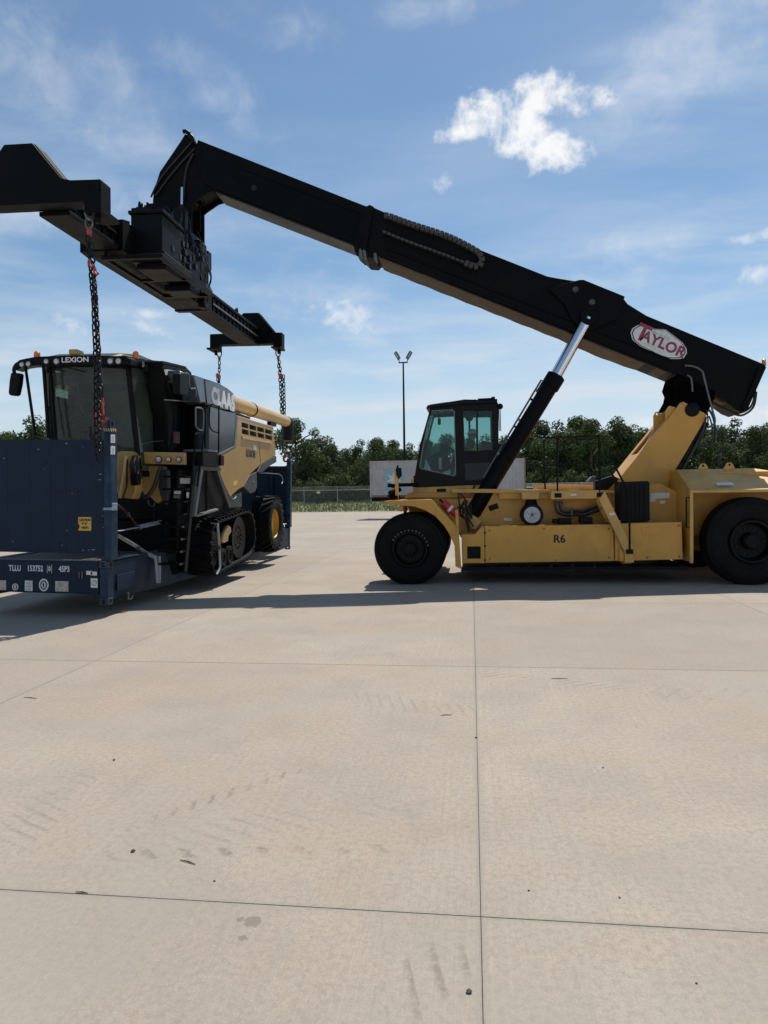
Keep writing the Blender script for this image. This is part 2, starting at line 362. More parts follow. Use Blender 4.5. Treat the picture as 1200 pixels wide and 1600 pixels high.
    t.links.new(c, p.inputs['Base Color']); p.inputs['Roughness'].default_value = .88; p.inputs['Specular IOR Level'].default_value = .35
    h = G.m('ADD', G.m('MULTIPLY', br, .5), G.m('MULTIPLY', fine, .5))
    b = G.new('ShaderNodeBump', {'Strength': .38, 'Distance': .006, 'Height': h}); t.links.new(b.outputs[0], p.inputs['Normal'])
    return m
CONC = concrete('broomed_concrete')
JOINT = mat('joint_sealant', (.13, .115, .10), .9, var=.3, vs=14)
GRASS = mat('mown_grass', (.22, .23, .085), .9, var=.3, vs=.6, dirt=(.20, .17, .08), da=.6, ds=.8, bump=.3, bs=6)
b = MB(); b.box(-1500, 1500, -60, 3000, -1.2, -.06); structure(b.build('ground', GRASS))
BANK = lambda y: max(0.0, min(1.0, (y - 85.6) / 15.0)) * 1.15
b = MB().prism([(85.3, -.10), (85.6, 0), (100.6, 1.15), (400, 1.3), (400, -.10)], 0, -400, 400); structure(b.build('grass_bank', GRASS))
YARD_END = 84.5
yard = structure(MB().box(-170, 150, -30, YARD_END, -.058, -.022).build('concrete_yard', JOINT))
def slab_mb(x0, y0, m):
    a = .0006; c = .0022; ch = .0010
    m.loft([(x0 + a, y0 + c, -.03), (x0 + SX - a, y0 + c, -.03), (x0 + SX - a, y0 + SY - c, -.03), (x0 + a, y0 + SY - c, -.03)],
           [(x0 + a + ch, y0 + c + ch, 0), (x0 + SX - a - ch, y0 + c + ch, 0), (x0 + SX - a - ch, y0 + SY - c - ch, 0), (x0 + a + ch, y0 + SY - c - ch, 0)])
slab_me = None; far = MB()
for j in range(-6, 17):
    for i in range(-36, 33):
        x0 = OX + i * SX; y0 = OY + j * SY
        if y0 + SY > YARD_END - .02: continue
        c = Vector((x0 + SX / 2, y0 + SY / 2, 0)) - CAM; z = c.dot(_f); u = c.dot(_r)
        if 0 < y0 + SY and y0 < 42 and z > 0 and abs(u) < z * .56 + 4.2:
            if slab_me is None:
                q = MB(); slab_mb(0, 0, q); slab_me = q.mesh('slab', CONC, None, 0)
            o = bpy.data.objects.new('slab', slab_me); COL.objects.link(o); o.parent = yard; o.location = (x0, y0, 0)
        else: slab_mb(x0, y0, far)
fo = far.build('outer_slabs', CONC, yard, ang=0); fo['kind'] = 'stuff'
# litter lying on the slabs
TWIG = mat('dark_bark', (.03, .024, .018), .9, var=.4, vs=30); STONE = mat('loose_stone', (.11, .085, .065), .9, var=.4, vs=30, bump=.3)
def lie(px, py): x, y = WF.Z(px, py, 0); return Vector((x, y, 0))
for i, (px, py, L, an, lab) in enumerate(((293, 1348, .11, 70, 'dark twig beside the lugged tyre marks in the foreground'), (47, 1091, .16, 80, 'thin dark twig near the left edge of the concrete'),
        (128, 1396, .07, 85, 'short dark splinter lying in the front cross joint'), (697, 1118, .10, 100, 'bent twig left of the long joint'), (874, 1061, .18, 95, 'dark twig beyond the second cross joint on the right'))):
    p = lie(px, py); d = Vector((math.sin(R(an)), -math.cos(R(an)), 0)); n = Vector((-d.y, d.x, 0))
    q = MB().tube([p - d * L / 2 + Vector((0, 0, .004)), p + n * .004 + Vector((0, 0, .006)), p + d * L / 2 + Vector((0, 0, .004))], [.002, .0036, .002], 6)
    o = q.build('twig', TWIG); tag(o, lab, 'twig', 'litter on the concrete')
for px, py, r, lab in ((208, 1331, .013, 'small dark stone left of the foreground twig'), (733, 1551, .012, 'dark pebble at the foot of the long joint, nearest to the viewer'),
        (178, 1188, .010, 'tiny pebble on the middle left slab'), (744, 1153, .011, 'pebble lying on the long joint'), (968, 1403, .006, 'tiny pebble right of the long joint, above the front cross joint'),
        (826, 1392, .006, 'crumb of stone beside the long joint'), (335, 1377, .006, 'pale crumb just above the front cross joint'), (1088, 1537, .005, 'crumb of stone in the lower right corner slab'),
        (942, 1200, .007, 'small stone on the middle right slab')):
    p = lie(px, py); rd = random.Random(px); q = MB().ball(p + Vector((0, 0, r * .45)), r, 7, 5, .6)
    for v in q.v: v += Vector((rd.uniform(-1, 1), rd.uniform(-1, 1), rd.uniform(-.5, .5))) * r * .25
    tag(q.build('stone', STONE, ang=0), lab, 'stone', 'litter on the concrete')
# ------------------------------------------------------------------ reach stacker (side on, its axis along x)
YN = 15.70            # outer face of the near tyres and fenders
YC = 17.80            # middle plane of the machine
def mir(y): return 2 * YC - y
st = empty('reach_stacker', (2.0, YC, 0), 'yellow reach stacker with long black boom raised over the loaded flat rack', 'reach stacker')
Yp, Y = WF.Yp, WF.Y

# wheels ------------------------------------------------------------
def tyre_profile(w, r, rim):
    h = w / 2; s = r - rim
    return [(-h * .72, rim), (-h * .98, rim + s * .22), (-h, rim + s * .55), (-h * .93, rim + s * .84), (-h * .80, rim + s * .955), (-h * .55, r), (0, r * 1.004), (h * .55, r), (h * .80, rim + s * .955), (h * .93, rim + s * .84), (h, rim + s * .55), (h * .98, rim + s * .22), (h * .72, rim), (0, rim * .97)]
NUT = mat('dull_nut', (.03, .03, .03), .5, .5, var=.4, vs=20)
def stacker_wheel(px, y0, w, r, front, letters=None):
    cx = Y(px, 858, YN)[0]; c = Vector((cx, y0 + w / 2, r - .02)); rim = r * .455
    near = y0 < YC; s = -1 if near else 1
    wh = MB().lathe(c, 1, tyre_profile(w, r, rim), 64).build('tyre', RUB, st)
    b = MB()
    for rr in (.62, .72, .88):                       # moulded rings of the sidewall
        b.lathe(c + Vector((0, s * w * .497, 0)), 1, [(-.006, r * rr), (0, r * rr + .012), (.006, r * rr)], 64)
    b.build('sidewall_ring', RUB, wh)
    b = MB(); f = s * w * .5
    prof = [(f * .75, rim * 1.02), (f * .96, rim * 1.06), (f * .96, rim * .96), (f * .55, rim * .90), (f * .35, rim * .84), (f * .35, rim * .42), (f * .80, rim * .40), (f * .86, rim * .34), (f * .86, .001), (0, .001), (0, rim * 1.02)]
    b.lathe(c, 1, prof, 48)
    rm = b.build('rim', BLKM, wh)
    for k in range(20 if front else 16):
        a = 2 * math.pi * k / (20 if front else 16); q = c + Vector((math.cos(a) * rim * .66, 0, math.sin(a) * rim * .66))
        MB().cyl(q + Vector((0, f * .35, 0)), q + Vector((0, f * .47, 0)), .014, n=6).build('wheel_nut', NUT, rm)
    hb = MB().lathe(c, 1, [(f * .8, rim * .36), (f * .98, rim * .33), (f * 1.0, rim * .28), (f * 1.0, .001), (f * .8, .001)], 32).build('hub', BLKM, rm)
    return c, r
fw, fr_ = .50, .80
rw, rr_ = .62, .925
for y0 in (YN, YN + .58, mir(YN) - .50, mir(YN) - 1.08): stacker_wheel(640, y0, fw, fr_, True)
cf_ = Vector((Y(640, 858, YN)[0], YN, fr_ - .02)); PNT = mat('worn_white_paint', (.085, .085, .082), .7, var=.5, vs=30)
for k in range(13):
    a = R(150 - k * 11.5); q = cf_ + Vector((math.cos(a) * .415, .012, math.sin(a) * .415)); t_ = Vector((-math.sin(a), 0, math.cos(a)))
    MB().bar(q - t_ * .022, q + t_ * .022, .006, .035, (math.cos(a), 0, math.sin(a))).build('sidewall_mark', PNT, st)
for y0 in (YN - .02, mir(YN) - rw + .02): stacker_wheel(1176, y0, rw, rr_, False)
cxf = Y(640, 858, YN)[0]; cxr = Y(1176, 858, YN)[0]
b = MB().cyl((cxf, YN + .3, fr_), (cxf, mir(YN) - .3, fr_), .20).box(cxf - .3, cxf + .3, YN + 1.2, mir(YN) - 1.2, .5, 1.15); b.build('front_axle', BLKM, st)
MB().cyl((cxr, YN + .3, rr_), (cxr, mir(YN) - .3, rr_), .18).box(cxr - .2, cxr + .2, YN + .8, mir(YN) - .8, .65, 1.15).build('rear_axle', BLKM, st)

# chassis -------------------------------------------------------------
zb = Y(720, 886, YN + .15)[1]; xl = Y(720, 850, YN + .15)[0]; xr = Y(1064, 850, YN + .15)[0]
ztop = Y(760, 822, YN + .15)[1]
MB().box(xl + .05, xr + 2.6, YC - .75, YC + .75, .62, 1.75).build('main_frame', YEL, st, .01)
MB().box(xl + .02, xr + .2, YN + .22, mir(YN) - .22, zb - .085, zb - .004).build('belly_rail', BLKM, st)
P = lambda pts: Yp(pts, YN + .15)
def panel(name, pts, ya, yb, m=YEL, bev=.008, holes=None, parent=None):
    q = MB()
    L = [Yp(pts, ya)] + ([Yp(h, ya) for h in holes] if holes else [])
    q.plate(L, 1, ya, yb) if holes else q.prism(L[0], 1, ya, yb)
    return q.build(name, m, parent or st, bev)
ya = YN + .15
panel('front_compartment', [(721, 835), (742, 835), (752, 823.5), (757, 823), (757.3, 880), (722, 880)], ya, ya + .75, holes=[[(730, 854), (751, 854), (751, 873), (730, 873)]])
MB().box(Y(728, 860, ya)[0], Y(753, 860, ya)[0], ya + .05, ya + .10, Y(740, 875, ya)[1], Y(740, 852, ya)[1]).build('compartment_vent', BLKM, st)
tank = panel('side_tank', [(758, 822.5), (958, 819), (960, 876.5), (758, 879.5)], ya, ya + .8)
panel('rear_tank', [(961, 818.5), (1065, 815.5), (1067, 874), (961, 876.5)], ya - .05, ya + .8)
panel('tank_weld_strip', [(954, 831), (958.5, 831), (959, 876), (954, 876)], ya - .012, ya - .001)
panel('tank_cover_plate', [(1003, 823), (1034, 822), (1034.5, 835), (1003, 836)], ya - .058, ya - .051)
for a, c_ in ((757.7, 832), (757.8, 853), (757.9, 875)): 
    x, z = Y(a, c_, ya); MB().box(x - .02, x + .02, ya - .012, ya + .02, z - .016, z + .016).build('hinge', BLKM, st)
text_mesh('fleet_number', 'R6', .235, mat('stencil_black', (.012, .012, .012), .6), st, facing((Y(874, 842.5, ya)[0], ya - .004, Y(874, 842.5, ya)[1]), (1, 0, -.005), (0, 0, 1)), .003, .006)
# upper body behind the tank
yb2 = YN + .95
panel('body_side', [(690, 782), (760, 775), (770, 768), (955, 768), (1030, 755), (1058, 768), (1058, 822), (720, 840)], yb2, yb2 + .5)
panel('body_deck', [(706, 764), (760, 764), (960, 766), (960, 770.5), (706, 770)], YN + .75, mir(YN) - .75, YELD)
panel('deck_kerb', [(780, 765.5), (858, 766), (858, 779), (780, 780)], YN + .80, YN + .86)
far_deck = panel('far_deck', [(838, 758), (960, 757.5), (960, 765), (838, 765)], YC + .9, YC + 1.9, YELD)
panel('step_platform', [(861, 767.5), (936, 766), (937, 779), (861, 780)], YN + .10, YN + .85, YELD, .006)
x0, z0 = Y(896, 773, YN + .1); MB().box(x0 - .06, x0 + .06, YN + .094, YN + .099, z0 - .025, z0 + .025).build('data_plate', WHITE, st)
# fender of the front wheels: top sheets over the tyres and a cut-out skirt
c2 = lambda a, c_: (570 + a / 6, 730 + c_ / 6)
arch = [c2(*q) for q in ((905, 955), (850, 930), (842, 740), (800, 640), (740, 545), (660, 460), (560, 400), (460, 368), (360, 362), (230, 350), (182, 317), (612, 300), (632, 306), (850, 545), (880, 566))]
panel('front_fender', arch, YN - .06, YN - .02)
def sheet(name, pts, ya, yb, th=.03, m=YEL, parent=None):
    q = MB(); P_ = Yp(pts, ya)
    for (a0, z0_), (a1, z1_) in zip(P_[:-1], P_[1:]):
        n = Vector((-(z1_ - z0_), a1 - a0)).normalized() * th
        q.prism([(a0, z0_), (a1, z1_), (a1 - n.x, z1_ - n.y), (a0 - n.x, z0_ - n.y)], 1, ya, yb)
    return q.build(name, m, parent or st)
sheet('fender_top', [c2(182, 316), c2(612, 299), c2(852, 545)], YN - .019, YN + 1.25)
panel('fender_post', [c2(*q) for q in ((848, 400), (876, 402), (882, 565), (852, 545))], YN - .10, YN - .062)
q = [c2(*k) for k in ((310, 372), (358, 368), (362, 412), (330, 418))]; panel('fender_bracket', q, YN, YN + 1.1)
# far fender
sheet('fender_top', [c2(182, 316), c2(612, 299), c2(852, 545)], YN - .0195, YN + 1.25).location.y += mir(YN) - YN - 1.2
# marker post, camera and mirror on the nose
panel('marker_post', [(616, 738), (619.5, 735), (622, 745), (622.6, 780), (618, 780)], YN + .35, YN + .41, YELD)
MB().cyl(WF.P3(619, 737, YN + .38), WF.P3(622, 727, YN + .38), .022).build('mirror_arm', BLKM, st)
b = MB().loft([WF.P3(*k, YN + .30) for k in ((619, 731), (627, 730), (628, 743), (623, 749), (619, 742))], [WF.P3(*k, YN + .46) for k in ((619, 731), (627, 730), (628, 743), (623, 749), (619, 742))])
b.build('wing_mirror', BLKM, st, .02)
rd = random.Random(3); b = MB()
for k in range(9):
    p = WF.P3(610 + rd.uniform(-3, 8), 768 + rd.uniform(-10, 12), YN + .5 + rd.uniform(-.2, .2)); b.bar(p, p + Vector((rd.uniform(.05, .14), .1, rd.uniform(-.05, .12))), .10, .09)
b.build('head_lamp_cluster', BLKM, st, .01)
b = MB()
b.bar(WF.P3(620, 758, YN + .5), WF.P3(650, 757, YN + 1.3), .09, .08); b.build('lamp_arm', BLKM, st)
panel('lamp_stub', [(642, 748), (646.5, 747), (646.5, 758), (642, 758)], YN + 1.3, YN + 1.4, YELD)
# steps and nose block under the cab
yc0 = YC - .78
panel('cab_base', [(645, 762), (754, 757), (750, 770), (645, 770)], yc0 + .02, mir(yc0) - .02, YELD)
panel('cab_riser', [(637, 770), (745, 769.5), (742, 777.5), (632, 778)], yc0 - .12, mir(yc0) + .12, YEL)
panel('nose_block', [(632, 778.5), (742, 778), (735, 800), (720, 835), (690, 800), (640, 800)], yc0 - .06, mir(yc0) + .06, YEL)
for a in (683, 713.5): 
    panel('step_slot', [(a, 764), (a + 13.5, 763.4), (a + 14, 765.5), (a + 13.5, 768.4), (a, 769), (a - 1, 767)], yc0 + .012, yc0 + .0195, BLKM, .003)
MB().cyl(WF.P3(742, 758, yc0 - .06), WF.P3(735, 775, yc0 - .06), .018).build('grab_rail', BLKM, st)

# cab ---------------------------------------------------------------
c7 = lambda a, c_: (640 + a / 7.5, 610 + c_ / 7.5)
CAB = mat('cab_black_paint', (.0035, .0035, .004), .45, var=.25, vs=4, dirt=(.014, .012, .010), da=.3, ds=2, spec=.2)
GL = glass('cab_glass', (.80, .97, .95), .82); GLD = glass('dark_cab_glass', (.8, .95, .9), .30)
outer = [c7(*k) for k in ((50, 1135), (60, 1000), (120, 640), (200, 360), (242, 205), (420, 178), (640, 158), (1030, 140), (1040, 160), (1042, 900), (1020, 1095))]
win1 = [c7(*k) for k in ((252, 240), (500, 226), (524, 240), (540, 985), (525, 1003), (135, 918), (118, 895), (160, 640), (215, 380))]
win2 = [c7(*k) for k in ((625, 240), (955, 235), (965, 250), (970, 700), (640, 710))]
win3 = [c7(*k) for k in ((648, 850), (960, 842), (955, 1040), (655, 1050))]
for k, (ya_, yb_) in enumerate(((yc0, yc0 + .07), (mir(yc0) - .07, mir(yc0)))):
    L = [Yp(o_, yc0) for o_ in (outer, win1, win2, win3)]
    fr = MB().plate(L, 1, ya_, yb_).build('cab_side_frame', CAB, st, .006)
    gy = ya_ + .035
    for w in (win1, win2, win3): MB().prism(Yp(w, yc0), 1, gy - .003, gy + .003).build('window_pane', GL if w is not win3 else GLD, fr)
    x0, z0 = Y(*c7(790, 240), yc0); x1, z1 = Y(*c7(800, 705), yc0)
    MB().box(x0 - .018, x0 + .018, ya_ - .01, yb_ - .01, z1, z0).build('window_divider', CAB, fr)
    if k == 0: MB().tube([WF.P3(*c7(a, c_), ya_ + .002) for a, c_ in ((252, 240), (500, 226), (524, 240), (540, 985), (525, 1003), (135, 918), (118, 895), (160, 640), (215, 380))], .012, 6, True).build('window_seal', mat('pale_window_seal', (.20, .24, .23), .5), fr)
L = Yp(outer, yc0)
def edge_sheet(name, i0, i1, m, th=.03, ins=0.0, parent=None):
    q = MB()
    for i in range(i0, i1):
        (a0, z0_), (a1, z1_) = L[i], L[i + 1]; n = Vector((-(z1_ - z0_), a1 - a0)).normalized() * th
        q.prism([(a0, z0_), (a1, z1_), (a1 - n.x, z1_ - n.y), (a0 - n.x, z0_ - n.y)], 1, yc0 + .071, mir(yc0) - .071)
    return q.build(name, m, parent or st)
roof = edge_sheet('cab_roof', 4, 7, CAB, -.09)
edge_sheet('windshield', 1, 4, GL, -.008)
edge_sheet('rear_glass', 8, 9, GL, -.008)
edge_sheet('cab_front_sill', 0, 1, CAB, -.04)
MB().box(L[0][0] + .05, L[-1][0] - .03, yc0 + .071, mir(yc0) - .071, L[0][1] - .0, L[0][1] + .06).build('cab_floor', CAB, st)
q = MB(); zr = L[6][1]
q.prism([(L[4][0] - .10, L[4][1] - .02), (L[4][0] - .06, L[4][1] + .06), (L[6][0], L[6][1] + .10), (L[7][0] - .05, L[7][1] + .05), (L[7][0], L[7][1] - .02), (L[6][0], L[6][1] - .02)], 1, yc0 - .06, mir(yc0) + .06); q.build('roof_cap', CAB, st, .02)
b = MB(); p = lambda a, c_, y=yc0: WF.P3(*c7(a, c_), y)
b.tube([p(800, 140), p(805, 105), p(960, 98), p(975, 130)], .022, 8); b.cyl(p(960, 100), p(1000, 92), .045); b.cyl(p(765, 150), p(775, 108), .03); b.build('roof_lamp_bar', BLKM, st)
b = MB(); b.ball(p(1060, 188, yc0 - .05), .07, 10, 8); b.tube([p(1045, 200, yc0 - .03), p(1052, 470, yc0 - .03), p(1068, 475, yc0 - .03), p(1060, 190, yc0 - .03)], .010, 6); b.build('rear_work_lamp', BLKM, st)
# inside: seat, console, wheel, joystick, fan, inner frame
INN = mat('cab_trim', (.008, .008, .009), .7, var=.2)
sx_, sz_ = Y(752, 705, YC)
b = MB().box(sx_ - .30, sx_ + .16, YC - .25, YC + .25, sz_ - .55, sz_ - .42); b.bar((sx_ + .16, YC, sz_ - .5), (sx_ + .26, YC, sz_ + .22), .5, .12, (0, 1, 0)); b.build('driver_seat', INN, st, .03)
b = MB(); q0 = WF.P3(*c7(330, 930), YC - .1); b.bar(q0, WF.P3(*c7(420, 640), YC - .1), .20, .16, (0, 1, 0)); b.bar(WF.P3(*c7(240, 900), YC), WF.P3(*c7(460, 800), YC), .5, .18, (0, 1, 0)); b.build('steering_column', INN, st, .02)
b = MB(); sc = WF.P3(*c7(470, 660), YC - .1); ax_ = (WF.P3(*c7(520, 705), YC - .1) - WF.P3(*c7(420, 615), YC - .1)).normalized(); 
b.tube([sc + (ax_ * math.cos(a) + Vector((0, 1, 0)) * math.sin(a)) * .19 for a in [2 * math.pi * i / 24 for i in range(24)]], .014, 6, True); b.bar(sc - ax_ * .18, sc + ax_ * .18, .04, .02); b.build('steering_wheel', GREYP, st)
b = MB(); fc = WF.P3(*c7(348, 365), YC - .35); b.lathe(fc, 0, [(-.03, .02), (-.035, .07), (0, .085), (.035, .07), (.03, .02)], 16); b.cyl(fc, WF.P3(*c7(330, 240), YC - .35), .014); b.build('cab_fan', BLKM, st)
b = MB(); fc = WF.P3(*c7(700, 318), YC + .35); b.lathe(fc, 1, [(-.03, .02), (-.035, .09), (0, .10), (.035, .09), (.03, .02)], 16); b.bar(fc, fc + Vector((0, 0, -.35)), .05, .04); b.build('cab_monitor', BLKM, st)
MB().box(*sorted((WF.P3(*c7(380, 880), YC)[0], WF.P3(*c7(345, 880), YC)[0])), YC - .2, YC - .05, WF.P3(380, 733, YC)[2] - .1, WF.P3(380, 722, YC)[2]).build('paper_roll', WHITE, st, .01)

# lift cylinders --------------------------------------------------------
for near in (1, 0):
    f = (lambda y: y) if near else mir
    a = WF.P3(736, 806, YN + .95); c_ = WF.P3(869, 588, YC - .72); e = WF.P3(919, 497, YC - .62)
    for v in (a, c_, e): v.y = f(v.y)
    d = (c_ - a).normalized()
    cy = MB().tube([a, a + d * .12, c_ - d * .30, c_ - d * .30, c_, c_], [.15, .185, .185, .215, .215, .13], 24).build('lift_cylinder', BLK, st)
    MB().cyl(c_ - d * .02, e, .128, n=24).build('cylinder_rod', CHROME, cy)
    s_ = Vector((0, -1 if near else 1, 0)); nrm = d.cross(Vector((0, 1, 0))).normalized() * (-1)
    if nrm.x > 0: nrm = -nrm
    pa = a + d * .9 + nrm * .22; pb = c_ - d * .25 + nrm * .25
    q = MB().tube([pa - nrm * .1, pa, pb, pb - nrm * .12], .022, 8)
    for t_ in (.25, .6, .9):
        m_ = pa.lerp(pb, t_); q.bar(m_ - nrm * .12, m_ + nrm * .01, .06, .05)
    q.build('cylinder_pipe', STEEL if near else BLKM, cy)
    MB().lathe(e, 1, [(-.14, .05), (-.14, .19), (.14, .19), (.14, .05)], 24).build('rod_eye', BLK, cy)
    if near:
        b = MB(); b.bar(a + Vector((-.05, -.12, -.08)), a + Vector((.18, -.12, -.22)), .28, .34, (0, 1, 0)); b.build('cylinder_foot', YELD, st, .03)
        b = MB(); rd = random.Random(5)
        for k in range(10):
            q0 = WF.P3(730 + rd.uniform(-10, 8), 790 + rd.uniform(-8, 20), YN + .5); b.tube(spline([q0, q0 + Vector((rd.uniform(-.2, .1), -.1, rd.uniform(-.1, .25))), q0 + Vector((rd.uniform(-.25, .2), 0, rd.uniform(-.4, .1)))], 5), .02, 6)
        b.build('cylinder_hoses', HOSE, st)
    MB().bar(WF.P3(764, 795, YN + .55), WF.P3(778, 790, YN + .55), .14, .12).build('cylinder_clamp', BLKM, st) if near else None
# red fire extinguisher
a = WF.P3(692, 785, YN + .15); c_ = WF.P3(716, 806, YN + .15); d = (c_ - a).normalized()
ex = MB().tube([a, a + d * .02, c_ - d * .05, c_], [.05, .085, .085, .05], 16).build('extinguisher', REDP, st)
m_ = a.lerp(c_, .48); MB().tube([m_ - d * .03, m_ + d * .03], .088, 16).build('extinguisher_strap', WHITE, ex)
MB().bar(a - d * .1, a, .06, .05).build('extinguisher_valve', BLKM, ex)

# boom support mast --------------------------------------------------------
ym = YC - .62; c6 = lambda a, c_: (940 + a / 6, 560 + c_ / 6)
near_pl = [(938, 795), (938, 772), (967.5, 748), (1056.7, 638), (1062, 630), (1068, 627.5), (1101.7, 646), (1104.5, 651), (1046, 750), (1043, 768), (1043, 800)]
mast = MB().prism(Yp(near_pl, ym), 1, ym, ym + .05).build('mast_plate', YEL, st, .006)
MB().prism(Yp(near_pl, ym), 1, mir(ym) - .05, mir(ym)).build('mast_plate', YEL, st, .006)
A = Yp([(967.5, 748), (1000, 708), (1057, 638)], ym); 
def slope(pa, pb, y0, y1, th=.04):
    n = Vector((-(pb[1] - pa[1]), pb[0] - pa[0])).normalized() * -th
    return ([(pa[0], y0, pa[1]), (pb[0], y0, pb[1]), (pb[0] + n.x, y0, pb[1] + n.y), (pa[0] + n.x, y0, pa[1] + n.y)], [(pa[0], y1, pa[1]), (pb[0], y1, pb[1]), (pb[0] + n.x, y1, pb[1] + n.y), (pa[0] + n.x, y1, pa[1] + n.y)])
b = MB(); b.loft(*slope(A[0], A[1], ym + .051, mir(ym) - .051)); b.loft(*slope(A[1], A[2], ym + .051, ym + .30)); b.loft(*slope(A[1], A[2], mir(ym) - .30, mir(ym) - .051)); b.build('mast_front_plate', YELD, st)
B_ = Yp([(1104, 652), (1046, 752)], ym); MB().loft(*slope(B_[0], B_[1], ym + .051, mir(ym) - .051)).build('mast_back_plate', YEL, st)
ear = Yp([(1010, 690), (1021, 672), (1021, 650), (1024, 644), (1028, 643), (1032, 647), (1040, 642), (1046, 660)], YC - .1); hole = [(Y(1026.5, 647, YC - .1)[0] + .03 * math.cos(i * .785), Y(1026.5, 647, YC - .1)[1] + .03 * math.sin(i * .785)) for i in range(8)]
MB().plate([ear, hole], 1, YC - .12, YC - .07).build('lifting_ear', YEL, st)
panel('pivot_gusset', [(1040, 660), (1040, 642), (1046, 634), (1055, 636), (1060, 640)], ym + .06, ym + .12)
x0, z0 = Y(965, 742, ym); 
# black air duct, battery box, hoods
panel('mast_trough', [(930, 752), (958, 743), (968, 748), (950, 765), (930, 768)], YC - .9, YC - .63, BLKM)
panel('tilted_lamp_glass', [(919, 752), (926, 744), (932, 744), (930, 752)], YC - .5, YC - .1, GREYP)
bx_ = panel('radiator_box', [(968, 753), (1012, 751.5), (1015, 753.5), (1015.5, 813), (1012, 814.5), (968, 816)], YN + .42, YN + 1.0, mat('ribbed_black_box', (.004, .004, .0045), .55, var=.2, spec=.2), .015)
q = MB()
for k in range(6):
    x0, z0 = Y(972 + k * 7, 757, YN + .42); x1, z1 = Y(972 + k * 7, 811, YN + .42); q.box(x0 - .01, x0 + .01, YN + .40, YN + .42, z1, z0)
q.build('box_ribs', BLKM, bx_)
for pts in ([(1016, 771), (1046, 769.5), (1046, 778), (1024, 779), (1024, 784), (1016, 784)], [(1031, 783), (1039, 782.6), (1039, 786.4), (1031, 787)]): panel('warning_label', pts, yb2 - .008, yb2 - .003, WHITE, 0)
# air cleaner
yac = YN + .35
cx_, cz_ = Y(831.5, 804.5, yac); sc_ = (yac) / 1123
ac = MB().lathe((cx_, yac, cz_), 1, [(0, .10), (0, 16 * sc_), (.03, 17 * sc_), (.45, 17 * sc_), (.47, .1)], 40).build('air_cleaner', BLKM, st)
MB().lathe((cx_, yac, cz_), 1, [(-.012, .001), (-.012, 12.3 * sc_), (-.002, 12.6 * sc_), (.02, 12.6 * sc_), (.02, .001)], 40).build('cleaner_cap', mat('pale_cap', (.40, .42, .45), .4, var=.12, vs=10), ac)
q = MB().cyl((cx_, yac - .03, cz_), (cx_, yac - .01, cz_), .03, n=12)
for k in range(5): a = k * 2 * math.pi / 5 + .3; q.bar((cx_, yac - .016, cz_), (cx_ + math.cos(a) * .11, yac - .016, cz_ + math.sin(a) * .11), .006, .012, (0, 1, 0))
q.build('cap_wing_nut', GREYP, ac)
x0, z0 = Y(831, 785, yac); MB().tube([(x0, yac + .2, z0 + .10), (x0, yac + .2, z0 + .02), (x0, yac + .2, z0 - .1)], [.10, .12, .16], 16).build('intake_neck', BLKM, ac)
panel('intake_hood', [(815.5, 769), (842.5, 768.6), (843, 780), (815, 780.6)], yac + .02, yac + .42, YELD, .02)
x0, z0 = Y(833, 823, yac); MB().tube([(x0, yac + .12, z0 + .05), (x0, yac + .12, z0 - .06), (x0, yac + .12, z0 - .10)], [.05, .045, .02], 10).build('dust_valve', BLKM, ac)
# curved steel pipes and valve blocks
for k in range(4):
    o_ = k * 3.6; pts = [(867 + o_ * .95, 783), (868 + o_, 794), (873 + o_ * .8, 802 - o_ * .3), (884 + o_ * .4, 806 - o_ * .7), (900, 805.5 - o_ * .75), (912, 806.5 - o_ * .85), (924, 802 - o_ * .85), (936, 798 - o_ * .8)]
    MB().tube(spline([WF.P3(*p_, YN + .72) for p_ in pts], 6), .020, 8).build('hydraulic_pipe', STEEL if k % 2 else HOSE, st)
for a in ((866, 786, 14, 3), (892, 800, 3, 12)): panel('pipe_clamp', [(a[0], a[1] - a[3] / 2), (a[0] + a[2], a[1] - a[3] / 2), (a[0] + a[2], a[1] + a[3] / 2), (a[0], a[1] + a[3] / 2)], YN + .68, YN + .70, GREYP, .004)
for a in ((864, 811, 8, 7), (873, 810, 20, 9), (906, 808, 20, 10)): panel('valve_block', [(a[0], a[1]), (a[0] + a[2], a[1]), (a[0] + a[2], a[1] + a[3]), (a[0], a[1] + a[3])], YN + .4, YN + .6, BLKM, .01)
for a in (789, 846, 890, 914, 940): panel('tank_lip', [(a - 7, 820.4), (a + 7, 820), (a + 7, 821.5), (a - 7, 822)], ya + .02, ya + .10, YELD, 0)
x0, z0 = Y(792, 811, yb2); panel('scuffed_label', [(787, 809), (800, 810), (799, 814), (788, 813.5)], yb2 - .008, yb2 - .003, WHITE, 0)
for a, c_ in ((765, 829), (765, 873), (850, 826), (951, 826), (951, 871), (868, 875), (966, 824), (1059, 821), (1060, 869), (1010, 871)):
    x0, z0 = Y(a, c_, ya); MB().cyl((x0, ya - .066 if a > 960 else ya - .012, z0), (x0, ya - .045 if a > 960 else ya + .01, z0), .016, n=8).build('panel_bolt', NUT, st)
for a in (770, 800, 828, 862, 895, 930): 
    x0, z0 = Y(a, 879.5, ya); MB().box(x0 - .03, x0 + .03, ya + .08, ya + .14, z0 - .10, z0 - .02).build('belly_bracket', BLKM, st)
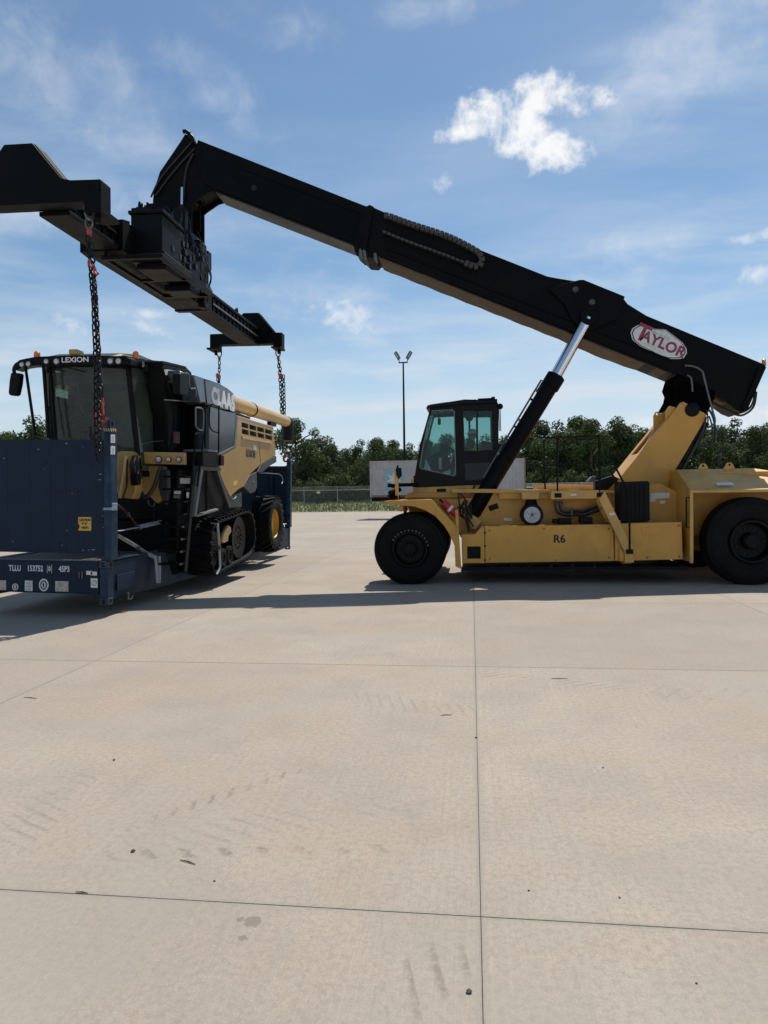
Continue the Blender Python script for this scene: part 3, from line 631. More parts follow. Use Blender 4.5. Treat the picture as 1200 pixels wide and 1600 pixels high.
# steps up to the platform
str_ = [(936, 780), (945, 768), (979, 836), (988, 853), (991, 879), (976, 879.5), (976, 862), (937, 783)]
panel('step_stringer', str_, YN - .02, YN + .03, YELD)
panel('step_stringer', [(a - 5, c_ + 2) for a, c_ in str_], YN + .62, YN + .66, YEL)
for t_ in (.15, .4, .65, .9):
    a = Vector(WF.P3(938, 783, YN)).lerp(WF.P3(976, 862, YN), t_); MB().box(a.x - .02, a.x + .22, YN + .031, YN + .619, a.z - .015, a.z + .015).build('step', YELD, st)
panel('step_riser_box', [(968, 856), (975.5, 864), (975.5, 877), (968, 877)], YN + .03, YN + .1)
panel('step_label', [(952, 801.5), (960.5, 801), (960.5, 804.5), (952, 805)], YN - .026, YN - .021, WHITE, 0)
# handrails
RAIL = BLKM
def rail(pts, y, r=.019): return MB().tube(spline([WF.P3(a, c_, y) for a, c_ in pts], 3) if len(pts) > 2 else [WF.P3(a, c_, y) for a, c_ in pts], r, 8).build('handrail', RAIL, st)
rail([(871, 774), (871, 684)], YN + .15); rail([(936.5, 772), (936, 682)], YN + .15); rail([(852, 776), (850, 686)], YN + .9); rail([(855, 684), (871, 683.6), (935, 681)], YN + .15)
rail([(871, 725), (936, 723)], YN + .15, .012); rail([(851, 728), (871, 727)], YN + .5, .012)
rail([(938, 755), (938, 690)], YN + .15, .012)
rail([(984, 860), (983.5, 800), (983, 771), (975, 755), (961, 729)], YN - .03, .022)
rail([(968, 762), (962, 750), (953, 735)], YN + .65, .020); rail([(961, 729), (958, 732), (953, 735)], YN + .3, .02)
for a, c_, y in ((872, 774, YN + .09), (938, 773, YN + .09), (984, 862, YN - .05)):
    panel('rail_bracket', [(a - 5.5, c_ - 3.5), (a + 5.5, c_ - 3.5), (a + 5.5, c_ + 3.5), (a - 5.5, c_ + 3.5)], y, y + .03, BLKM, .004)

# rear housing -----------------------------------------------------------------
xf = Y(1079, 800, YN - .08)[0]; yh = YN - .08; x_end = xf + 4.1
ze = Y(1077.5, 766, yh)[1]; zr_ = WF.P3(1150, 732, yh + 1.25)[2]; z_low = Y(1081, 880, yh)[1]
xr1 = WF.P3(1150, 732, yh + 1.25)[0] + .35
# roof: sloped near and far leaves, flat middle
b = MB()
for s_ in (0, 1):
    g_ = (lambda y: y) if not s_ else mir
    b.loft([(xf - .0, g_(yh), ze), (xf + 4.1, g_(yh), ze), (xr1 + 1.6, g_(yh + 1.0), ze + .18), (xr1, g_(yh + 1.25), zr_), (xf - .0, g_(yh + 1.0), zr_ - .01)], [(xf, g_(yh), ze - .05), (xf + 4.1, g_(yh), ze - .05), (xr1 + 1.6, g_(yh + 1.0), ze + .10), (xr1, g_(yh + 1.25), zr_ - .05), (xf, g_(yh + 1.0), zr_ - .06)])
b.build('hood_leaf', YELD, st)
b = MB(); b.loft([(xf, yh + 1.0, zr_ - .01), (xr1, yh + 1.25, zr_), (xr1, mir(yh + 1.25), zr_), (xf, mir(yh + 1.0), zr_ - .01)], [(xf, yh + 1.0, zr_ - .06), (xr1, yh + 1.25, zr_ - .05), (xr1, mir(yh + 1.25), zr_ - .05), (xf, mir(yh + 1.0), zr_ - .06)]); b.build('hood_top', YELD, st)
b = MB(); b.loft([(xr1, yh + 1.25, zr_ - .002), (xr1 + 1.6, yh + 1.0, ze + .175), (xr1 + 1.6, mir(yh + 1.0), ze + .175), (xr1, mir(yh + 1.25), zr_ - .002)], [(xr1, yh + 1.25, zr_ - .06), (xr1 + 1.6, yh + 1.0, ze + .10), (xr1 + 1.6, mir(yh + 1.0), ze + .10), (xr1, mir(yh + 1.25), zr_ - .06)]); b.build('hood_slope', YELD, st)
b = MB(); b.prism([(yh + .001, z_low + .02), (yh + .001, ze - .051), (yh + 1.0, zr_ - .061), (mir(yh + 1.0), zr_ - .061), (mir(yh) - .001, ze - .051), (mir(yh) - .001, z_low + .02)], 0, xf, xf + .04); fp = b.build('housing_front', YEL, st)
MB().box(xf - .012, xf + .05, yh - .012, yh + .05, z_low, ze - .052).build('housing_flange', YELD, st)
MB().box(xf - .012, x_end, yh - .012, yh - .001, ze - .055, ze - .012).build('hood_eave', YELD, st)
MB().tube([(xf, yh + .12, ze - .15), (xf - .05, yh + .12, ze - .15), (xf - .05, yh + .12, ze - .78), (xf, yh + .12, ze - .78)], .016, 8).build('door_handle', BLKM, fp)
for k in range(3): MB().box(xf + .04, xf + .06, yh + .4, yh + .5, ze - .1 - k * .3, ze - .02 - k * .3).build('latch', BLKM, fp)
MB().box(xf + .041, x_end, yh + .95, yh + 1.0, 1.0, zr_ - .08).build('wheel_housing_wall', YEL, st)
MB().box(xf + .041, x_end, mir(yh + 1.0), mir(yh + .95), 1.0, zr_ - .08).build('wheel_housing_wall', YEL, st)
MB().box(cxr + 1.05, x_end, YN + .2, mir(YN + .2), .55, ze - .06).build('counterweight', YEL, st, .03)
for px_, py_ in ((1099, 733), (1140, 731.5)):
    p_ = WF.P3(px_, py_, yh + 1.15); q = MB(); o_ = [(p_.x - .12, p_.z - .02), (p_.x - .07, p_.z + .09), (p_.x - .03, p_.z + .125), (p_.x + .03, p_.z + .125), (p_.x + .07, p_.z + .09), (p_.x + .12, p_.z - .02)]
    q.plate([o_, [(p_.x + .03 * math.cos(i * .785), p_.z + .075 + .03 * math.sin(i * .785)) for i in range(8)]], 1, p_.y, p_.y + .04).build('hood_lifting_eye', YELD, st)
q = WF.P3(1128, 757, yh + .3)
b = MB(); dzs = (zr_ - ze) / 1.0; b.loft([(q.x - .12, yh + .20, ze + .2 * dzs + .006), (q.x + .22, yh + .20, ze + .2 * dzs + .006), (q.x + .20, yh + .32, ze + .32 * dzs + .006), (q.x - .12, yh + .32, ze + .32 * dzs + .006)], [(q.x - .12, yh + .20, ze + .2 * dzs + .002), (q.x + .22, yh + .20, ze + .2 * dzs + .002), (q.x + .20, yh + .32, ze + .32 * dzs + .002), (q.x - .12, yh + .32, ze + .32 * dzs + .002)]); b.build('hood_label', WHITE, st)

# boom ------------------------------------------------------------------------------
yb0 = YC - .50; yb1 = YC + .50
o_top = [(571, 322), (577, 321), (600, 331), (855, 431.5), (868, 434), (905, 440), (910, 440), (974, 466), (981, 475), (1010, 493), (1194, 569)]
o_bot = [(1197, 572), (1163, 645), (1150, 640), (1119, 617), (1066, 590), (588, 398), (584, 403), (571, 402), (554, 385)]
ob = MB().prism(Yp(o_top + o_bot, yb0), 1, yb0, yb1).build('outer_boom', BLK, st, .012)
MATT = mat('matt_black_casting', (.003, .003, .0035), .95, var=.3, spec=0.0)
MB().prism(Yp([(1058, 583), (1119, 612), (1105, 648), (1096, 645), (1070, 629), (1056, 637), (1044, 640), (1054, 622), (1056, 612), (1052, 603)], yb0), 1, yb0 - .004, yb1 + .004).build('boom_pivot_block', MATT, st)
# boom underside: dust and light bounced off the ground put into its tan
U_ = Yp([(592, 400.5), (1062, 586)], yb0); b = MB()
n_ = 40
top, bot = [], []
for i in range(n_ + 1):
    t_ = i / n_; x = U_[0][0] + (U_[1][0] - U_[0][0]) * t_; z = U_[0][1] + (U_[1][1] - U_[0][1]) * t_
    top.append((x, z + .005)); bot.append((x, z - .03 - .045 * max(0, math.sin(max(0, t_ - .62) * 11)) * (t_ < .9) - .008 * math.sin(i * 1.7)))
b.prism(top + bot[::-1], 1, yb0 + .05, yb1 - .02); b.build('boom_bounce_strip', UNDER, ob)
I_ = Yp([(1121, 618), (1159, 634)], yb0); b = MB().prism([I_[0], I_[1], (I_[1][0] - .02, I_[1][1] - .07), (I_[0][0] - .02, I_[0][1] - .07)], 1, yb0 + .12, yb1 - .05); b.build('tail_wear_plate', UNDER, ob)
# side ribs and flanges
dirb = (Vector((U_[1][0], 0, U_[1][1])) - Vector((U_[0][0], 0, U_[0][1]))).normalized(); nb = Vector((-dirb.z, 0, dirb.x)); nb = nb if nb.z > 0 else -nb
b = MB(); p0 = Vector((U_[0][0], 0, U_[0][1])); Lb = (Vector((U_[1][0], 0, U_[1][1])) - p0).length
for off, w in ((.05, .05), (.24, .03)): 
    for yy in (yb0 - .018, yb1 + .018): b.bar(p0 + nb * off + dirb * .1 + Vector((0, yy, 0)), p0 + nb * off + dirb * (Lb - .3) + Vector((0, yy, 0)), .036, w, tuple(nb))
b.build('boom_flange', BLK, ob)
# lug plates where the cylinders push
lug = [(855, 452), (905, 439), (911, 439), (975, 465), (962, 500), (935, 512), (915, 520), (896, 505), (880, 475)]
for y0_, y1_ in ((yb0 - .10, yb0 - .06), (yb1 + .06, yb1 + .10)): MB().prism(Yp(lug, yb0), 1, y0_, y1_).build('cylinder_lug', BLK, ob, .006)
for px_, py_ in ((899, 452), (925, 472)):
    q = WF.P3(px_, py_, yb0 - .1); MB().lathe((q.x, yb0 - .1, q.z), 1, [(-.03, .001), (-.03, .055), (0, .075), (.03, .075), (.03, .001)], 20).build('lug_pin', GREYP, ob)
# collar and wear pads at the mouth of the outer boom
col_ = [(566, 330), (577, 320), (584, 323), (572, 392), (560, 392), (551, 384)]
MB().prism(Yp(col_, yb0 - .05), 1, yb0 - .07, yb1 + .07).build('boom_collar', BLK, ob, .01)
for px_, py_ in ((556, 392), (563, 396), (569, 398), (586, 403)):
    q = WF.P3(px_, py_, yb0 - .03); MB().tube([q + Vector((0, 0, .10)), q + Vector((.02, 0, -.02)), q + Vector((.05, 0, -.13))], [.05, .045, .015], 8).build('collar_hook', STEEL if px_ > 560 else BLKM, ob)
# inner boom
i_top = [(310, 217.5), (575, 322)]; i_bot = [(562, 384), (330, 295.5), (322, 290), (306, 240)]
ib = MB().prism(Yp([(309, 218), (580, 325), (566, 386), (333, 296), (318, 286), (304, 236)], yb0 + .04), 1, yb0 + .05, yb1 - .05).build('inner_boom', BLK, st, .01)
V_ = Yp([(335, 297), (562, 385)], yb0 + .05); b = MB().prism([V_[0], V_[1], (V_[1][0] - .01, V_[1][1] - .03), (V_[0][0] - .01, V_[0][1] - .03)], 1, yb0 + .12, yb1 - .10); b.build('inner_wear_plate', mat('greased_steel', (.05, .048, .046), .5, .2, var=.2, vs=4, dirt=(.05, .04, .035), da=.5), ib)
b = MB(); p0 = Vector((V_[0][0], yb0 + .035, V_[0][1])); p1 = Vector((V_[1][0], yb0 + .035, V_[1][1])); b.bar(p0 + nb * .08, p1 + nb * .08, .03, .10, tuple(nb)); b.bar(p0 + nb * .75 + dirb * .3, p1 + nb * .75, .02, .06, tuple(nb)); b.build('inner_rib', BLK, ib)
for px_, py_ in ((397, 294),): q = WF.P3(px_, py_, yb0 + .05); MB().lathe((q.x, yb0 + .045, q.z), 1, [(-.008, .001), (-.008, .07), (.01, .07), (.01, .001)], 16).build('access_plug', plain('plug_black', (.004, .004, .004), .6), ib)
# energy chain laid in a loop on the side of the boom
loop_px = [(600, 337), (610, 339), (640, 350), (700, 370), (740, 390), (749, 397), (753, 406), (750, 414), (743, 417), (734, 414), (690, 397), (640, 379), (598, 362)]
LP = spline([WF.P3(a, c_, yb0 - .10) for a, c_ in loop_px], 8)
CH = mat('dusty_cable_chain', (.055, .050, .045), .7, var=.3, vs=12)
dist = 0; last = LP[0]; lens = [0]
for a, c_ in zip(LP[:-1], LP[1:]): dist += (c_ - a).length; lens.append(dist)
def at_len(s_):
    for i in range(len(LP) - 1):
        if lens[i + 1] >= s_: t_ = (s_ - lens[i]) / max(1e-6, lens[i + 1] - lens[i]); return LP[i].lerp(LP[i + 1], t_), (LP[i + 1] - LP[i]).normalized()
    return LP[-1], (LP[-1] - LP[-2]).normalized()
ec = MB().tube(LP, .03, 6).build('energy_chain', BLKM, ob)
lm = MB().bar((-.048, 0, 0), (.048, 0, 0), .12, .13).mesh('chain_link', CH, None, 0); n_l = int(dist / .115)
lm2 = MB().bar((-.048, 0, 0), (.048, 0, 0), .12, .05).mesh('chain_link', CH, None, 0)
for k in range(n_l):
    s_ = (k + .5) * dist / n_l; q, d = at_len(s_); M = facing(q, d, (0, -1, 0)); M = Matrix.Translation(q) @ Matrix(((d.x, 0, -d.z, 0), (0, 1, 0, 0), (d.z, 0, d.x, 0), (0, 0, 0, 1)))
    part('chain_link', lm if s_ < dist * .60 else lm2, ec, M)
# tail: hoses, beacon, pivot
q = WF.P3(1082, 640, ym - .02); MB().lathe((q.x, ym - .03, q.z), 1, [(-.02, .001), (-.02, .12), (.0, .16), (.03, .16), (.03, .001)], 28).build('boom_pivot_pin', BLKM, st)
hp = [[(1070, 571), (1085, 573), (1097, 580), (1100, 590), (1108, 622), (1113, 640), (1117, 660), (1106, 668)], [(1074, 586), (1080, 592), (1082, 612)], [(1113, 628), (1145, 644), (1160, 644), (1174, 634), (1180, 612), (1178, 600)], [(1108, 640), (1114, 652), (1118, 672), (1116, 690), (1106, 697), (1098, 690)],
      [(1104, 640), (1106, 660), (1098, 680), (1092, 694), (1100, 698), (1112, 690), (1113, 668), (1108, 650)], [(1100, 650), (1096, 666), (1086, 686), (1072, 712), (1058, 738)], [(1103, 652), (1100, 668), (1090, 690), (1076, 716), (1062, 742)], [(1112, 630), (1150, 648), (1166, 646), (1178, 634), (1182, 612)]]
for k, pts in enumerate(hp): MB().tube(spline([WF.P3(a, c_, ym - .05 + .07 * (k % 3)) for a, c_ in pts], 6), .024 if k not in (4,) else .018, 8).build('boom_hose', HOSE if k > 1 else STEEL, st)
b = MB(); 
for k in range(6): a = WF.P3(1104 - k * 8.5, 660 + k * 14.5, ym + .12); b.bar(a, a + Vector((-.18, 0, -.30)), .14, .10, (0, 1, 0))
b.build('hose_carrier', BLKM, st, .02)
q = WF.P3(1193.5, 569, yb0 + .1); bc = MB().tube([q + Vector((0, 0, -.05)), q + Vector((0, 0, .02)), q + Vector((0, 0, .03)), q + Vector((0, 0, .10)), q + Vector((0, 0, .115))], [.05, .05, .045, .042, .02], 12).build('beacon', AMBER, st)
b = MB(); b.prism(Yp([(1187, 572), (1197, 574), (1168, 640), (1160, 638)], yb0 - .05), 1, yb0 - .06, yb0 - .015); b.build('tail_edge_plate', BLK, ob)
# maker's badge
bd = [(985, 520), (988, 513), (996, 508.5), (1001, 507), (1016, 511), (1022, 514), (1040, 515), (1066, 535), (1072.5, 545), (1073, 552), (1068, 560), (1060, 561), (1046, 561), (1032, 557), (1000, 541), (988, 531)]
MB().prism(Yp(bd, yb0), 1, yb0 - .012, yb0 - .004).build('badge_rim', plain('badge_edge', (.65, .65, .63), .5), ob)
def inset(pts, k):
    cx0 = sum(a for a, _ in pts) / len(pts); cy0 = sum(c_ for _, c_ in pts) / len(pts); return [(cx0 + (a - cx0) * k, cy0 + (c_ - cy0) * k) for a, c_ in pts]
bl = MB().prism(Yp(inset(bd, .955), yb0), 1, yb0 - .016, yb0 - .0125).build('badge_line', plain('badge_black', (.01, .01, .01), .5), ob)
MB().prism(Yp(inset(bd, .915), yb0), 1, yb0 - .020, yb0 - .0165).build('badge_plate', WHITE, ob)
MAR = mat('faded_maroon', (.27, .045, .085), .55, var=.12, vs=10)
rgt = (WF.P3(1066, 549, yb0) - WF.P3(1000, 520, yb0)).normalized()
p_ = WF.P3(1036, 538.5, yb0); p_.y = yb0 - .0225; text_mesh('badge_lettering', 'AYLOR', .325, MAR, ob, facing(p_, rgt, (0.0, 0, 1)), .002, .011, xs=.98, space=1.04)
p_ = WF.P3(1004, 521.5, yb0); p_.y = yb0 - .0225; text_mesh('badge_initial', 'T', .52, MAR, ob, facing(p_, rgt, (0, 0, 1)), .002, .018, xs=.95)
p_ = WF.P3(1029, 522.5, yb0); p_.y = yb0 - .0225; text_mesh('badge_script', 'Sudden Service', .085, plain('faded_grey', (.42, .42, .42), .6), ob, facing(p_, rgt, (0, 0, 1)), .001, 0, shear=.35)
# gooseneck head
gn = [(287.5, 207.5), (300, 212), (303, 224), (309, 219), (322, 250), (333, 296), (323, 299), (303, 313), (289, 327), (286, 345), (240, 345), (237, 313), (239, 295), (248, 267), (282, 217)]
MB().prism(Yp(gn, yb0 + .04), 1, yb0 + .10, yb0 + .16).build('head_plate', BLK, st, .006)
MB().prism(Yp(gn, yb0 + .04), 1, yb1 - .16, yb1 - .10).build('head_plate', BLK, st, .006)
b = MB().prism(Yp([(284, 222), (300, 226), (318, 250), (328, 290), (300, 306), (262, 338), (246, 335), (252, 272)], yb0 + .04), 1, yb0 + .161, yb1 - .161); b.build('head_core', BLKM, st)
for pts, r_ in (([(300, 222), (275, 250), (250, 280), (236, 308)], .025), ([(304, 232), (282, 256), (262, 280), (243, 306)], .025), ([(302, 240), (292, 262), (288, 290), (286, 320)], .03)):
    MB().tube(spline([WF.P3(a, c_, yb0 + .06) for a, c_ in pts], 6), r_, 8).build('head_hose', HOSE, st)
b = MB(); b.tube([WF.P3(a, c_, yb0) for a, c_ in ((286, 206), (290, 205), (296, 209))], .05, 8); b.tube([WF.P3(a, c_, yb0) for a, c_ in ((297, 212), (301, 216), (303, 224))], .06, 8); b.build('head_sheave', BLKM, st)
q = WF.P3(312, 312, YC); b = MB().box(q.x - .06, q.x + .06, YC - .08, YC + .08, q.z - .1, q.z + .08); b.tube([q, q + Vector((0, 0, -.8))], .03, 8); b.tube(spline([q + Vector((.05, 0, .05)), q + Vector((.12, 0, -.08)), q + Vector((-.05, 0, -.2)), q + Vector((-.2, 0, -.12))], 5), .012, 6); b.build('damper', BLKM, st)
q = WF.P3(284.5, 293, yb0); MB().cyl(q, WF.P3(284, 327, yb0), .035).build('tilt_rod', CHROME, st)

# driver ------------------------------------------------------------------------------
SKIN = mat('skin', (.32, .17, .11), .55, var=.08); VEST = mat('high_visibility_vest', (.45, .62, .05), .7, var=.1); SHIRT = mat('dark_work_shirt', (.035, .04, .05), .85, var=.2); HELM = mat('white_hard_hat', (.66, .66, .62), .35, var=.04)
def skin_body(name, nodes, edges, material, parent=None, root=0, sub=2):
    me = bpy.data.meshes.new(name); M = pre_of(parent) if parent else Matrix()
    me.from_pydata([tuple(M @ Vector(n[0])) for n in nodes], edges, []); me.materials.append(material)
    o = bpy.data.objects.new(name, me); COL.objects.link(o)
    if parent: o.parent = parent
    sk = o.modifiers.new('skin', 'SKIN'); sk.use_smooth_shade = True
    for i, n in enumerate(nodes): me.skin_vertices[0].data[i].radius = n[1] if isinstance(n[1], tuple) else (n[1], n[1])
    me.skin_vertices[0].data[root].use_root = True
    ss = o.modifiers.new('subsurf', 'SUBSURF'); ss.levels = ss.render_levels = sub
    return o
hp_ = WF.P3(739, 716, YC); hx, hz = hp_.x, hp_.z           # hips; faces the front of the machine (-x)
head = WF.P3(738, 680, YC)
pe = empty('person', (hx, YC, hz - .1), 'driver in white hard hat and yellow-green vest sitting in the stacker cab', 'person')
n = [((hx, YC, hz), .15), ((hx - .03, YC, hz + .20), .145), ((hx - .06, YC, hz + .40), .155), ((head.x + .03, YC, head.z - .16), .055), ((head.x, YC, head.z - .06), .062),
     ((hx - .07, YC - .18, hz + .44), .062), ((hx - .12, YC - .24, hz + .20), .05), ((hx - .36, YC - .18, hz + .16), .038), ((hx - .44, YC - .15, hz + .18), .03),
     ((hx - .07, YC + .18, hz + .44), .062), ((hx - .12, YC + .24, hz + .20), .05), ((hx - .36, YC + .18, hz + .16), .038), ((hx - .44, YC + .15, hz + .18), .03),
     ((hx - .22, YC - .11, hz - .02), .085), ((hx - .46, YC - .13, hz + .00), .065), ((hx - .52, YC - .13, hz - .42), .045), ((hx - .64, YC - .13, hz - .46), .035),
     ((hx - .22, YC + .11, hz - .02), .085), ((hx - .46, YC + .13, hz + .00), .065), ((hx - .52, YC + .13, hz - .42), .045), ((hx - .64, YC + .13, hz - .46), .035)]
e = [(0, 1), (1, 2), (2, 3), (3, 4), (2, 5), (5, 6), (6, 7), (7, 8), (2, 9), (9, 10), (10, 11), (11, 12), (0, 13), (13, 14), (14, 15), (15, 16), (0, 17), (17, 18), (18, 19), (19, 20)]
skin_body('body', n, e, SHIRT, pe)
h = MB().ball((head.x, YC, head.z), .098, 16, 12, 1.22)
for v in h.v:
    d = v - Vector((head.x, YC, head.z))
    if d.x < 0: v.x += -.006
    if d.x < -.05 and abs(d.y) < .025 and -.03 < d.z < .03: v.x -= .022            # nose
    if d.x < -.04 and d.z < -.07: v.x -= .012                                     # chin
for s_ in (-1, 1): h.ball((head.x + .01, YC + s_ * .098, head.z - .005), .026, 8, 6, 1.3)
h.build('head', SKIN, pe)
q = MB().lathe((head.x + .005, YC, head.z + .035), 2, [(0, .118), (.05, .112), (.09, .085), (.115, .045), (.12, .001), (.11, .001), (0, .105)], 24); q.box(head.x - .165, head.x - .09, YC - .075, YC + .075, head.z + .034, head.z + .044); q.build('hard_hat', HELM, pe)
skin_body('vest', [((hx - .01, YC, hz + .04), .16), ((hx - .035, YC, hz + .20), .158), ((hx - .06, YC, hz + .40), .165), ((hx - .055, YC - .13, hz + .45), .085), ((hx - .055, YC + .13, hz + .45), .085)], [(0, 1), (1, 2), (2, 3), (2, 4)], VEST, pe)
for s_ in (-1, 1):                                                                     # hands on the wheel: palm, four bent fingers, thumb
    w0 = Vector((hx - .44, YC + s_ * .15, hz + .18)); nn = [((w0.x, w0.y, w0.z), .022), ((w0.x - .05, w0.y, w0.z + .015), .026)]; ee = [(0, 1)]
    for k in range(4):
        y = w0.y + (k - 1.5) * .018; i = len(nn); L_ = (.9, 1.0, .95, .75)[k]
        nn += [((w0.x - .085, y, w0.z + .02), .009), ((w0.x - .085 - .03 * L_, y, w0.z + .005), .0085), ((w0.x - .085 - .02 * L_, y, w0.z - .022), .008)]; ee += [(1, i), (i, i + 1), (i + 1, i + 2)]
    i = len(nn); nn += [((w0.x - .035, w0.y - s_ * .03, w0.z - .005), .010), ((w0.x - .075, w0.y - s_ * .035, w0.z - .015), .009)]; ee += [(0, i), (i, i + 1)]
    skin_body('hand', nn, ee, SKIN, pe, 0, 1)
# ------------------------------------------------------------------ spreader hanging from the boom head
SF = Frame(Matrix.Translation((-7.42, 17.8, 7.0)) @ Matrix.Rotation(R(1.0), 4, 'Y'))
sp = empty('container_spreader', None, 'black telescopic container spreader hanging from the boom tip above the combine', 'spreader', frame=SF)
def end_beam(s):
    """cross beam at one end; s=-1 near the viewer, +1 far"""
    y0, y1 = (-6.08, -5.72) if s < 0 else (5.72, 6.08)
    Q = lambda a, c_: SF.Y(a, c_, -6.08)
    tx = Q(50, 223)[0]; tz = Q(50, 223)[1]; cx = (Q(50, 223)[0] + Q(6, 225)[0]) / 2 if s < 0 else .12
    w = tx - (Q(50, 223)[0] + Q(6, 225)[0]) / 2
    ax, az = Q(95, 278); fx, fz = Q(110, 281); ex, ez = Q(157, 279.5); bz = Q(100, 316)[1]; kz = Q(157, 328)[1]; kx = Q(131, 318)[0]; lx = -1.52 if s < 0 else -1.30
    dx = ax - tx
    if s > 0: cx_t = cx
    pts = [(cx + w, tz), (cx + w + .08, tz - .10), (cx + w + dx, az), (fx, fz), (ex, ez), (ex, kz), (kx, kz), (kx, bz), (lx + ex - kx, bz), (lx + ex - kx, kz), (lx, kz), (lx, ez), (cx - w - dx - .1, fz), (cx - w - dx, az), (cx - w - .08, tz - .10), (cx - w, tz)]
    b = MB().prism(pts, 1, y0, y1).build('end_beam', BLK, sp, .015)
    MB().prism([(cx - w - .02, tz), (cx + w + .02, tz), (cx + w + dx + .02, az), (cx + w + dx, az - .02), (cx + w, tz - .025), (cx - w, tz - .025)], 1, y0 + .05, y1 + .28 * -s + (.0 if s < 0 else .0) if False else y1 + .02).build('end_beam_flange', BLK, b)
    for xx in (ex, lx):
        MB().box(*sorted((xx - .30 * (1 if xx > 0 else -1), xx + .02 * (1 if xx > 0 else -1))), y0 - .02 if s < 0 else y0 - .25, y1 + .25 if s < 0 else y1 + .02, kz - .03, kz + .02).build('corner_block', BLK, b)
    for xx in (ex - .15, lx + .15):
        MB().tube([(xx, (y0 + y1) / 2, kz), (xx, (y0 + y1) / 2, kz - .13), (xx, (y0 + y1) / 2, kz - .16)], [.055, .055, .03], 10).build('twist_lock', BLKM, b)
        MB().box(xx + .08 if xx > 0 else xx - .13, xx + .13 if xx > 0 else xx - .08, y0 - .03, y0 + .0 if s > 0 else y0 + .04, ez - .18, ez - .06).build('guide_slot', BLKM, b)
    return b, ex, lx, kz, bz
eb, EX, LX, KZ, BZ = end_beam(-1); end_beam(1)
# telescopic beams (two a side, overlapping in the middle) and the outer box
for s, x0 in ((-1, -.40), (1, .02)):
    y0, y1 = (-5.72, -3.9) if s < 0 else (1.1, 5.72)
    q = MB().box(-.16, .42, *sorted((y0, y1)), .02, .10); q.box(-.16, .42, *sorted((y0, y1)), .52, .60); q.box(-.10, -.04, *sorted((y0, y1)), .101, .519); q.box(.29, .35, *sorted((y0, y1)), .101, .519)
    q.build('telescopic_beam', BLK, sp, .008)
    q = MB()
    for k in range(5 if s < 0 else 12): q.box(.351, .385, *sorted((s * (4.1 if s < 0 else 1.5) + s * k * .34, s * (4.14 if s < 0 else 1.54) + s * k * .34)), .12, .50)
    q.build('beam_stiffeners', BLK, sp)
    MB().box(.386, .43, *((-5.6, -4.0) if s < 0 else (1.4, 5.6)), .28, .33).build('hose_tray', STEEL if s > 0 else BLKM, sp)
MB().box(-.40, .46, -3.6, .8, .0, .66).build('outer_beam', BLK, sp, .012)
for s, ym_ in ((-1, -3.6), (1, .8)): MB().prism([(ym_, -.03), (ym_ + s * .3, .0), (ym_ + s * .3, .62), (ym_, .69)], 0, -.43, .49).build('beam_mouth', BLK, sp)
# service frame slung under and beside the box
q = MB().box(.02, 1.32, -3.9, -3.78, -.17, -.08); q.box(.02, .10, -3.779, -1.05, -.16, -.09); q.box(1.21, 1.30, -3.779, -1.05, -.17, -.06); q.box(.02, 1.30, -1.049, -.95, -.17, -.08); q.box(.101, 1.209, -2.3, -2.22, -.15, -.09)
q.build('service_frame', BLKM, sp, .01)
MB().box(.48, 1.12, -3.3, -2.4, -.20, -.07).build('oil_pan', BLKM, sp, .03); MB().box(.40, 1.02, -1.75, -1.1, -.22, -.06).build('pump_tray', BLKM, sp, .03)
MB().cyl((1.23, -3.7, -.02), (1.23, -1.4, -.02), .05).build('side_shift_cylinder', BLKM, sp); MB().cyl((1.23, -1.4, -.02), (1.23, -.9, -.02), .03).build('side_shift_rod', STEEL, sp)
MB().bar((.08, -3.82, -.1), (.08, -3.82, .12), .05, .05).build('frame_hanger', BLKM, sp)
# cabinets, pump and valve blocks on the frame
rd = random.Random(11)
MB().box(.36, 1.05, -3.3, -2.3, -.05, .95).build('control_cabinet', BLKM, sp, .02)
MB().box(.32, 1.09, -3.34, -2.26, .951, 1.02).build('cabinet_lid', BLKM, sp, .01)
MB().box(.48, .98, -2.2, -1.0, -.05, .75).build('valve_cabinet', BLKM, sp, .02)
q = MB()
for k in range(16):
    x, y, z = rd.uniform(.90, 1.0), rd.uniform(-3.0, -1.1), rd.uniform(.15, .75); q.box(x, x + .09, y, y + .10, z, z + .12)
q.build('valve_bodies', mat('dull_valve_metal', (.035, .033, .030), .45, .4, var=.4, vs=10), sp)['kind'] = 'stuff'
MB().cyl((.48, -.6, .35), (.48, .45, .35), .26, n=24).build('hydraulic_motor', BLKM, sp, .01)
# rotator
MB().cyl((0, 0, .69), (0, 0, 1.20), .70, n=40).build('slewing_ring', BLKM, sp, .02)
q = MB()
for k in range(28): a = k * 2 * math.pi / 28; q.box(math.cos(a) * .66 - .03, math.cos(a) * .66 + .03, math.sin(a) * .66 - .03, math.sin(a) * .66 + .03, 1.2, 1.27)
q.build('ring_bolts', BLKM, sp)['kind'] = 'stuff'
MB().cyl((0, 0, 1.2), (0, 0, 1.72), .58, .46, 32).build('rotator_head', BLK, sp, .02)
for y_ in (-.46, .38): MB().box(-.62, .55, y_, y_ + .08, 1.3, 2.35).build('rotator_yoke', BLK, sp, .02)
MB().cyl((-.05, -.55, 2.1), (-.05, .55, 2.1), .12).build('yoke_pin', BLKM, sp)
MB().cyl((.50, -.62, 1.25), (.50, -.2, 1.25), .17, n=20).build('slew_motor', BLKM, sp, .01)
MB().lathe((.42, -.72, 2.02), 1, [(-.10, .03), (-.10, .12), (.10, .12), (.10, .03)], 16).build('hose_drum', BLKM, sp)
